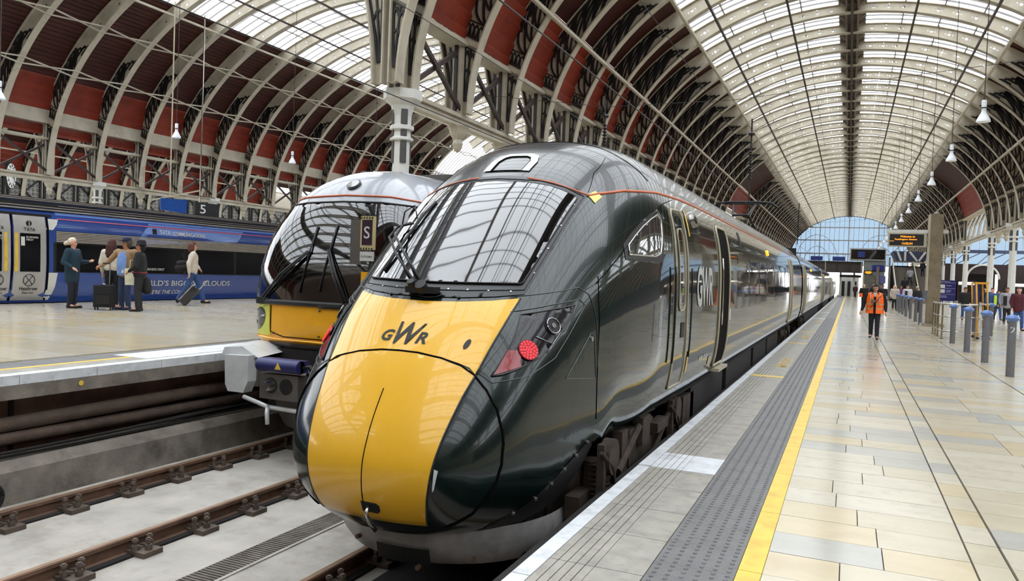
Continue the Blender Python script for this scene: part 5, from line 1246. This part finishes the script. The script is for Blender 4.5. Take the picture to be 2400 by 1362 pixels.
def person(label, loc, rz, h=1.7, skin=M_skin, top=None, bottom=None, shoes=None, hair=None, hairstyle='short', armL=((.06, -.03, -.28), (.05, .08, -.52)), armR=((.06, -.03, -.28), (.05, .08, -.52)), stride=0., hem=.80, group=None, vox=.016, collar=None, turn=0., bulk=1., face=True, holdL=False, holdR=False):
    k = h/1.72; v = Vector
    me = bpy.data.meshes.new('person'); o = link('person', me, None, loc); o.rotation_euler = (0, 0, rz); tag(o, label, 'person', group)
    mat_of = [(o, skin)]
    W = .175*bulk
    sh = {s: v((s*W, 0, 1.40)) for s in (-1, 1)}; hip = {s: v((s*.085, 0, .92)) for s in (-1, 1)}
    st = {-1: stride, 1: -stride}
    knee = {s: v((s*.09, .03+st[s]*.55, .49)) for s in (-1, 1)}; ank = {s: v((s*.095, st[s]-(.06 if st[s] < 0 else 0), .075+(.05 if st[s] < -.01 else 0))) for s in (-1, 1)}
    toe = {s: ank[s]+v((s*.02, .16, -.045 if st[s] >= -.01 else -.07)) for s in (-1, 1)}
    arm = {-1: armL, 1: armR}; elb = {}; wri = {}
    for s in (-1, 1):
        e, w = arm[s]; elb[s] = sh[s]+v((s*e[0], e[1], e[2])); wri[s] = sh[s]+v((s*w[0], w[1], w[2]))
    zc = 1.60; c, sn = math.cos(turn), math.sin(turn); Hd = lambda x, y, z: v((x*c-y*sn, x*sn+y*c, z))
    body = [((-.055, 0, .95), (-.06, 0, 1.30), .10, .105), ((.055, 0, .95), (.06, 0, 1.30), .10, .105), ((-W+.04, 0, 1.37), (W-.04, 0, 1.37), .065, .065),
            ((0, 0, 1.38), (0, .01, 1.52), .058, .052), (Hd(0, -.012, zc+.03), Hd(0, .0, zc+.005), .092, .085), (Hd(0, .03, zc-.03), Hd(0, .045, zc-.075), .062, .042), (Hd(0, .083, zc+.0), Hd(0, .105, zc-.025), .010, .015)]
    for s in (-1, 1):
        body += [(hip[s], knee[s], .088, .058), (knee[s], ank[s], .058, .040), (ank[s], toe[s], .042, .032), (sh[s], elb[s], .05, .041), (elb[s], wri[s], .041, .029), (Hd(s*.086, -.005, zc), Hd(s*.092, -.01, zc-.025), .015, .011)]
        d = (wri[s]-elb[s]).normalized(); sd_ = d.cross(v((0, 1, 0))); sd_ = (sd_ if sd_.length > .2 else v((1, 0, 0))).normalized(); pm = d.cross(sd_).normalized()
        body.append((wri[s], wri[s]+d*.075, .027, .030))
        hold = holdL if s < 0 else holdR
        for i in range(4):
            b0 = wri[s]+d*.085+sd_*(.030-.02*i); L = (.06, .072, .068, .052)[i]
            cu = pm*(.05 if hold else .018)
            m1 = b0+d*L*.55+cu*.4; body += [(b0, m1, .0105, .0095), (m1, m1+d*L*(.1 if hold else .45)+cu, .0095, .008)]
        b0 = wri[s]+d*.03+sd_*.03; body.append((b0, b0+d*.045+sd_*.022+pm*.012, .012, .010))
    sc = lambda L: [(v(a)*k, v(b)*k, r*k, q*k) for a, b, r, q in L]
    job(o, sc(body), vox)
    def child(nm, L, m, par=o, vx=None):
        c_ = link(nm, bpy.data.meshes.new(nm), par); mat_of.append((c_, m)); job(c_, sc(L), vx or vox); return c_
    if top:
        g = .028*bulk; J = [((-.06, -.005, hem+.03), (-.07, 0, 1.30), .105+g, .105+g), ((.06, -.005, hem+.03), (.07, 0, 1.30), .105+g, .105+g), ((-W+.02, 0, 1.375), (W-.02, 0, 1.375), .075+g*.4, .075+g*.4), ((0, -.015, 1.40), (0, -.015, 1.445), .07, .062)]
        for s in (-1, 1):
            J += [(sh[s], elb[s], .062+g*.4, .055+g*.3), (elb[s], elb[s]+(wri[s]-elb[s])*.93, .055+g*.3, .042)]
        child('jacket', J, top)
    if bottom:
        T = [((-.06, 0, .93), (.06, 0, .93), .118, .118), ((-.05, 0, .90), (-.05, 0, 1.0), .115, .11), ((.05, 0, .90), (.05, 0, 1.0), .115, .11)]
        for s in (-1, 1): T += [(hip[s], knee[s], .10, .073), (knee[s], ank[s]+v((0, 0, .02)), .073, .062)]
        child('trousers', T, bottom)
    for s in (-1, 1):
        child('shoe', [(ank[s]+v((0, -.035, -.03)), toe[s]+v((0, .01, 0)), .047, .037), (ank[s], ank[s]+v((0, .0, -.02)), .046, .046)], shoes or M_dark)
    if hair:
        Hh = [(Hd(0, -.03, zc+.04), Hd(0, -.012, zc+.058), .097, .088)]
        if hairstyle in ('bob', 'long'): Hh += [(Hd(s*.075, -.02, zc+.03), Hd(s*.085, -.02, zc-.09), .045, .045) for s in (-1, 1)]+[(Hd(0, -.07, zc+.02), Hd(0, -.07, zc-.09), .08, .085)]
        if hairstyle == 'long': Hh += [(Hd(0, -.09, zc-.05), Hd(0, -.13, zc-.30), .09, .06), (Hd(.05, -.09, zc-.05), Hd(.06, -.12, zc-.25), .06, .05), (Hd(-.05, -.09, zc-.05), Hd(-.05, -.13, zc-.24), .06, .05)]
        if hairstyle == 'bun': Hh += [(Hd(0, -.05, zc+.03), Hd(0, -.10, zc+.0), .08, .06), (Hd(0, -.15, zc-.0), Hd(0, -.18, zc-.02), .055, .05)]
        if hairstyle == 'short': Hh += [(Hd(0, -.045, zc+.03), Hd(0, -.055, zc-.035), .09, .075)]+[(Hd(s*.07, -.02, zc+.03), Hd(s*.074, -.03, zc-.0), .032, .026) for s in (-1, 1)]
        child('hair', Hh, hair)
    if face:
        e = MB()
        for s in (-1, 1): q = Hd(s*.032, .078, zc+.015)*k; caps(e, q, q+v((0, .002, 0)), .011*k, .011*k, 8)
        e.obj('eyes', M_dark, o, True)
        MB().tube([Hd(-.024, .083, zc-.052)*k, Hd(0, .089, zc-.054)*k, Hd(.024, .083, zc-.052)*k], .006, 6).obj('mouth', mat('lips', srgb(150, 80, 74), .5), o, True)
    for c_, m in mat_of: c_.data.materials.append(m)
    return o, k, wri, Hd, zc
G1 = 'travellers on the island platform'
RIGHT = R(-66); LEFT = R(114)
# teal parka woman
p1_, k, wri, Hd, zc = person('woman with pale bun in dark teal parka standing at the left', (-17.3, 12.81, PZ), RIGHT, 1.70, M_skin, cloth('teal', 22, 50, 66), cloth('navy', 24, 28, 40), M_dark, cloth('blonde', 214, 204, 182), 'bun', armL=((.06, .05, -.27), (.0, .30, -.24)), armR=((.08, -.06, -.28), (.04, .14, -.40)), hem=.68, group=G1, bulk=1.2)
person('woman with long curly hair in cream fleece seen from behind', (-17.05, 13.72, PZ), R(38), 1.72, M_skin, cloth('cream', 206, 198, 182), cloth('black', 22, 22, 26), cloth('pinkshoe', 190, 150, 150), cloth('auburn', 66, 34, 30), 'long', hem=.98, group=G1, bulk=1.15, turn=-.6)
o, k, wri, Hd, zc = person('man in navy cap, tan jacket and light blue shirt holding a suitcase handle', (-16.19, 13.40, PZ), R(188), 1.74, M_skin2, cloth('tan', 150, 122, 88), cloth('denim', 52, 66, 100), cloth('blueshoe', 40, 48, 84), cloth('greyhair', 70, 62, 58), 'short', armR=((.20, .04, -.22), (.36, .16, -.36)), armL=((.08, -.04, -.28), (.04, .08, -.50)), hem=.86, group=G1, bulk=1.35, turn=-.95, holdR=True)
MB().lathe([(.108, 0), (.11, .04), (.095, .09), (.05, .115), (.005, .12)], 18, (0, -.015, 1.645*k)).prism([(-.08, .06), (.08, .06), (.06, .19), (-.06, .19)], lambda a, b: (a, b, 1.65*k), lambda a, b: (a, b, 1.665*k)).obj('cap', cloth('navycap', 26, 32, 60), o, True)
b = MB()
for z, rx, ry in ((.86, .165, .16), (1.0, .18, .185), (1.15, .18, .178), (1.3, .17, .155), (1.40, .09, .12)): pass
b.grid([[(rx*math.sin(R(a)), .012+ry*math.cos(R(a)), z) for a in range(-44, 45, 11)] for z, rx, ry in ((.84, .19, .175), (1.0, .20, .19), (1.15, .20, .185), (1.3, .19, .165), (1.42, .12, .11))]); b.obj('shirt_front', cloth('paleblue', 106, 136, 190), o, True)
MB().box(-.10, .06, .155, .19, .90, .98).obj('waist_pouch', M_white, o)
o, k, wri, Hd, zc = person('person in black hat and black jacket with red waist bag', (-15.52, 13.23, PZ), R(125), 1.66, M_skin2, cloth('black', 22, 22, 26), cloth('charcoal', 30, 30, 34), M_dark, cloth('blackhair', 22, 18, 18), 'short', armL=((.07, .02, -.28), (-.02, .20, -.42)), armR=((.08, -.05, -.28), (.06, .10, -.48)), hem=.88, group=G1, bulk=1.15)
MB().lathe([(.13, 0), (.11, .015), (.105, .08), (.08, .12), (.01, .13)], 18, (0, -.02, 1.645*k)).obj('bucket_hat', cloth('blackhat', 20, 20, 24), o, True)
MB().tube([(.17*math.sin(t), .15*math.cos(t), .93+.01*math.sin(3*t)) for t in [i*math.pi/10 for i in range(21)]], .022, 8).obj('waist_strap', cloth('redstrap', 120, 36, 44), o, True)
g_ = MB(); caps(g_, (.18, -.10, .72), (.19, -.12, .52), .11, .12); g_.obj('tied_jacket', cloth('blackbag', 26, 24, 28), o, True)
o, k, wri, Hd, zc = person('woman with brown bob in cream jacket walking away with a suitcase', (-17.79, 17.02, PZ), R(-42), 1.80, M_skin, cloth('creamcoat', 204, 194, 180), cloth('jeans', 46, 74, 124), M_dark, cloth('brownhair', 92, 54, 42), 'bob', armR=((.08, -.12, -.27), (.07, -.10, -.56)), armL=((.05, .06, -.27), (.02, .18, -.42)), stride=.30, hem=.90, group=G1, bulk=1.25, holdR=True)
def suitcase(label, loc, rz, tilt, w, d, h, m, ribs, hh):
    o = thing('suitcase', label, 'suitcase', loc, rz, 'travellers luggage'); o.rotation_euler = (tilt, 0, rz)
    b = MB(); e = .04
    prof = [(-w/2+e, -d/2), (w/2-e, -d/2), (w/2, -d/2+e), (w/2, d/2-e), (w/2-e, d/2), (-w/2+e, d/2), (-w/2, d/2-e), (-w/2, -d/2+e)]
    b.prism(prof, lambda x, y: (x*.97, y*.97, .07), lambda x, y: (x, y, .10)); b.prism(prof, lambda x, y: (x, y, .10), lambda x, y: (x, y, h-.02)); b.prism(prof, lambda x, y: (x, y, h-.02), lambda x, y: (x*.95, y*.93, h))
    b.obj('case_shell', m, o)
    if ribs:
        for k_ in range(7): x = -w/2+.05+(w-.1)*k_/6; MB().box(x-.012, x+.012, -d/2-.008, d/2+.008, .14, h-.05).obj('shell_rib', M_frame, o)
    else:
        MB().box(-w/2+.06, w/2-.06, -d/2-.02, -d/2, .14, .14+(h-.2)*.55).obj('front_pocket', M_dark, o)
    for x in (-w/2+.05, w/2-.05):
        for y in (-d/2+.04, d/2-.04): MB().cyl((x-.012, y, .035), (x+.012, y, .035), .035, 12).obj('wheel', M_frame, o)
    for x in (-.075, .075): MB().cyl((x, d/2-.03, h), (x, d/2-.03, hh), .011, 8).obj('handle_tube', M_steel, o)
    MB().tube([(-.085, d/2-.03, hh), (.085, d/2-.03, hh)], .016, 8).obj('handle_grip', M_dark, o, True); MB().tube([(-.06, -d/2+.06, h), (0, -d/2+.06, h+.03), (.06, -d/2+.06, h)], .012, 6).obj('carry_handle', M_steel, o, True)
suitcase('upright black soft suitcase with extended steel handle', (-16.32, 12.93, PZ), R(36), 0, .44, .28, .60, cloth('casecloth', 18, 18, 20), False, 1.12)
suitcase('tilted black ribbed suitcase pulled by the walking woman', (-17.15, 15.95, PZ+.01), R(-40), R(-40), .42, .27, .66, mat('gloss_case', srgb(34, 34, 38), .25, coat=.5), True, 1.02)
o = thing('tote_bag', 'pale cream tote bag carried by the man in the navy cap', 'bag', (-15.82, 13.28, PZ+.62), R(24))
MB().prism([(-.15, 0), (.15, .0), (.17, .40), (-.17, .40)], lambda a, c: (a, -.05-.02*math.sin(c*7), c), lambda a, c: (a, .05+.02*math.sin(c*7), c)).obj('sack', cloth('canvas', 206, 204, 180), o); MB().tube([(-.07, 0, .40), (-.05, 0, .60), (.05, 0, .60), (.07, 0, .40)], .012, 6).obj('strap', cloth('canvas', 206, 204, 180), o, True)
o = thing('shoulder_bag', 'black shoulder bag on the walking woman in cream', 'bag', (-18.08, 16.85, PZ+.98), R(-42))
g_ = MB(); caps(g_, (0, -.05, .05), (0, .12, .08), .13, .12); caps(g_, (0, -.05, .18), (0, .12, .2), .10, .09); g_.obj('sack', cloth('blackbag', 26, 24, 28), o, True); MB().tube([(0, -.08, .25), (.06, 0, .50), (.02, .12, .25)], .015, 6).obj('strap', M_dark, o, True)
# woman in orange vest
o, k, wri, Hd, zc = person('woman in orange high visibility vest walking towards the camera', (.744, 25.7, 0), R(176), 1.65, M_skin, cloth('blackjumper', 20, 20, 26), cloth('darktrouser', 26, 28, 38), M_dark, cloth('darkhair', 34, 26, 26), 'bob', armL=((.07, -.02, -.27), (.09, .04, -.52)), armR=((.09, -.03, -.27), (.15, .02, -.51)), stride=.09, hem=.84, bulk=1.3)
M_vest = mat('orange_vest', srgb(255, 104, 16), .7, var=.06, bump=.2, bscale=20); M_refl = mat('reflective_tape', srgb(210, 150, 110), .4)
def ring(z0, z1, g, m, nm, a0=-172, a1=172):
    def rad(z): return pchip([.78, .95, 1.15, 1.30, 1.40, 1.45], [.255, .245, .245, .24, .225, .13])(z), pchip([.78, .95, 1.15, 1.30, 1.40, 1.45], [.19, .185, .19, .185, .15, .11])(z)
    rows = []
    for i in range(9):
        z = z0+(z1-z0)*i/8; rx, ry = rad(z); rows.append([((rx+g)*math.sin(R(a)), (ry+g)*math.cos(R(a)), z*k*1.02) for a in [a0+(a1-a0)*j/36 for j in range(37)]])
    return MB().grid(rows).obj(nm, m, o, True)
ring(.80, 1.40, 0, M_vest, 'vest', 8, 352)
ring(1.38, 1.45, 0, M_vest, 'vest_shoulder', 30, 150); ring(1.38, 1.45, 0, M_vest, 'vest_shoulder', 210, 330)
for z in (.92, 1.06): ring(z, z+.05, .006, M_refl, 'reflective_band', 9, 351)
for x in (-.12, .12): MB().tube([(x, .20, 1.07*k), (x, .20, 1.3*k), (x*1.1, .12, 1.45*k)], .018, 6).obj('reflective_brace', M_refl, o, True)
MB().tube([(-.16, .19, 1.38*k), (-.02, .23, 1.15*k), (.12, .22, 1.0*k)], .012, 6).obj('bag_strap', M_dark, o, True)
MB().box(-.02, .10, .21, .25, 1.12, 1.20).obj('radio', M_grey, o)
MB().prism([(-.07, 1.40), (0, 1.33), (.07, 1.40), (.05, 1.47), (-.05, 1.47)], lambda a, c: (a, .10, c*k), lambda a, c: (a, .12, c*k)).obj('white_collar', M_white, o)
for s in (-1, 1): MB().tube([Hd(s*.035+.026*math.cos(t), .095, zc+.012+.02*math.sin(t))*k for t in [i*math.pi/6 for i in range(13)]], .004, 5).obj('spectacle_rim', M_dark, o, True)
# right-hand concourse
C_ = cloth
G2 = 'passengers on the right-hand concourse'
bgp = [('person in long black coat behind the yellow trolley', (7.3, 52, 0), 160, 1.78, ('black', 22, 22, 26), ('charcoal', 30, 30, 34), ('blackhair', 22, 18, 18), 'short'),
 ('woman with long dark hair in black jacket beside the bollard', (7.55, 49.5, 0), 190, 1.62, ('black', 22, 22, 26), ('jeans', 46, 74, 124), ('darkhair', 34, 26, 26), 'long'),
 ('person in blue jacket with lime yellow stripe among the right-hand passengers', (6.85, 46.6, 0), 170, 1.74, ('bluej', 46, 78, 130), ('charcoal', 30, 30, 34), ('brownhair', 92, 54, 42), 'short'),
 ('man in pale grey top and dark waistcoat near the right frame edge', (7.15, 44.4, 0), 185, 1.78, ('grey', 150, 150, 156), ('charcoal', 30, 30, 34), ('greyhair', 70, 62, 58), 'short'),
 ('man in maroon jumper and blue jeans at the right frame edge', (6.42, 37.3, 0), 195, 1.78, ('maroon', 76, 26, 36), ('jeans', 46, 74, 124), ('greyhair', 70, 62, 58), 'short'),
 ('passenger in dark top with crossed arms beside the information board', (5.55, 46, 0), 180, 1.72, ('black', 22, 22, 26), ('jeans', 46, 74, 124), ('blackhair', 22, 18, 18), 'short'),
 ('person in denim jacket just left of the concrete post', (4.55, 53, 0), 150, 1.80, ('denimj', 92, 116, 146), ('charcoal', 30, 30, 34), ('brownhair', 92, 54, 42), 'short'),
 ('grey-haired person in dark coat left of the denim jacket', (4.1, 56.5, 0), 200, 1.70, ('charcoal', 30, 30, 34), ('black', 22, 22, 26), ('white', 196, 192, 186), 'short'),
 ('person in white shirt and dark waistcoat in the middle of the crowd', (3.75, 60, 0), 190, 1.76, ('whitec', 200, 200, 204), ('black', 22, 22, 26), ('darkhair', 34, 26, 26), 'short'),
 ('person in purple top in the middle of the crowd', (3.45, 62, 0), 170, 1.74, ('purple', 96, 48, 96), ('charcoal', 30, 30, 34), ('blackhair', 22, 18, 18), 'bob'),
 ('fair-haired woman in open pale coat in the crowd', (2.98, 60.5, 0), 180, 1.74, ('oat', 190, 180, 168), ('navy', 24, 28, 40), ('blonde', 214, 204, 182), 'bob'),
 ('person in black logo top right behind the orange vest', (2.35, 64, 0), 185, 1.72, ('black', 22, 22, 26), ('charcoal', 30, 30, 34), ('brownhair', 92, 54, 42), 'short'),
 ('grey-haired man in dark jacket beside the shutters', (1.78, 66, 0), 175, 1.74, ('navy', 24, 28, 40), ('charcoal', 30, 30, 34), ('white', 196, 192, 186), 'short'),
 ('person in dark clothes with orange bag behind the vest on its left', (1.05, 64, 0), 190, 1.70, ('black', 22, 22, 26), ('charcoal', 30, 30, 34), ('blonde', 214, 204, 182), 'short'),
 ('lone distant figure in dark coat far down the platform', (.75, 108, 0), 180, 1.72, ('maroonc', 60, 34, 40), ('black', 22, 22, 26), ('blackhair', 22, 18, 18), 'short'),
 ('first person climbing the staircase in dark clothes', (5.3, 90.3, .9), 10, 1.74, ('black', 22, 22, 26), ('charcoal', 30, 30, 34), ('blackhair', 22, 18, 18), 'short'),
 ('second person climbing the staircase, in grey', (6.0, 93.6, 1.98), 10, 1.74, ('grey', 150, 150, 156), ('charcoal', 30, 30, 34), ('brownhair', 92, 54, 42), 'short'),
 ('third person near the top of the staircase in black', (7.4, 96.4, 2.88), 0, 1.74, ('black', 22, 22, 26), ('navy', 24, 28, 40), ('blackhair', 22, 18, 18), 'short')]
for lb, loc, rz, h, tc, bc, hc, hst in bgp:
    o, k, *_ = person(lb, loc, R(rz), h, random.choice((M_skin, M_skin, M_skin2)), C_(*tc), C_(*bc), M_dark, C_(*hc), hst, stride=random.choice((0, .12, .2)), vox=.026, group=G2, bulk=random.uniform(1.1, 1.35), face=False)
    if 'lime' in lb: MB().box(-.20, -.08, .12, .20, .86, 1.36).obj('lime_panel', mat('lime_hivis', srgb(196, 220, 40), .6), o)
    if 'waistcoat' in lb: MB().box(.05, .2, .11, .19, .9, 1.36).obj('waistcoat_panel', C_('black', 22, 22, 26), o)
    if 'orange bag' in lb: MB().box(.12, .34, .05, .2, .75, 1.05).obj('orange_bag', M_vest, o)
# grow the figures: each job becomes one continuous skin
def grow():
    tmp = []
    for o, mb, vox in JOBS:
        me = mb.mesh('raw'); t = bpy.data.objects.new('raw', me); COL.objects.link(t)
        m = t.modifiers.new('r', 'REMESH'); m.mode = 'VOXEL'; m.voxel_size = vox; m.use_smooth_shade = True
        s_ = t.modifiers.new('s', 'SMOOTH'); s_.factor = .5; s_.iterations = 3 if vox < .02 else 2
        tmp.append((o, t, me))
    dg = bpy.context.evaluated_depsgraph_get(); dg.update()
    for o, t, me in tmp:
        nm = bpy.data.meshes.new_from_object(t.evaluated_get(dg)); nm.materials.clear()
        old = o.data
        for m in old.materials: nm.materials.append(m)
        nm.name = old.name; o.data = nm; bpy.data.meshes.remove(old)
    for o, t, me in tmp: bpy.data.objects.remove(t); bpy.data.meshes.remove(me)
grow()
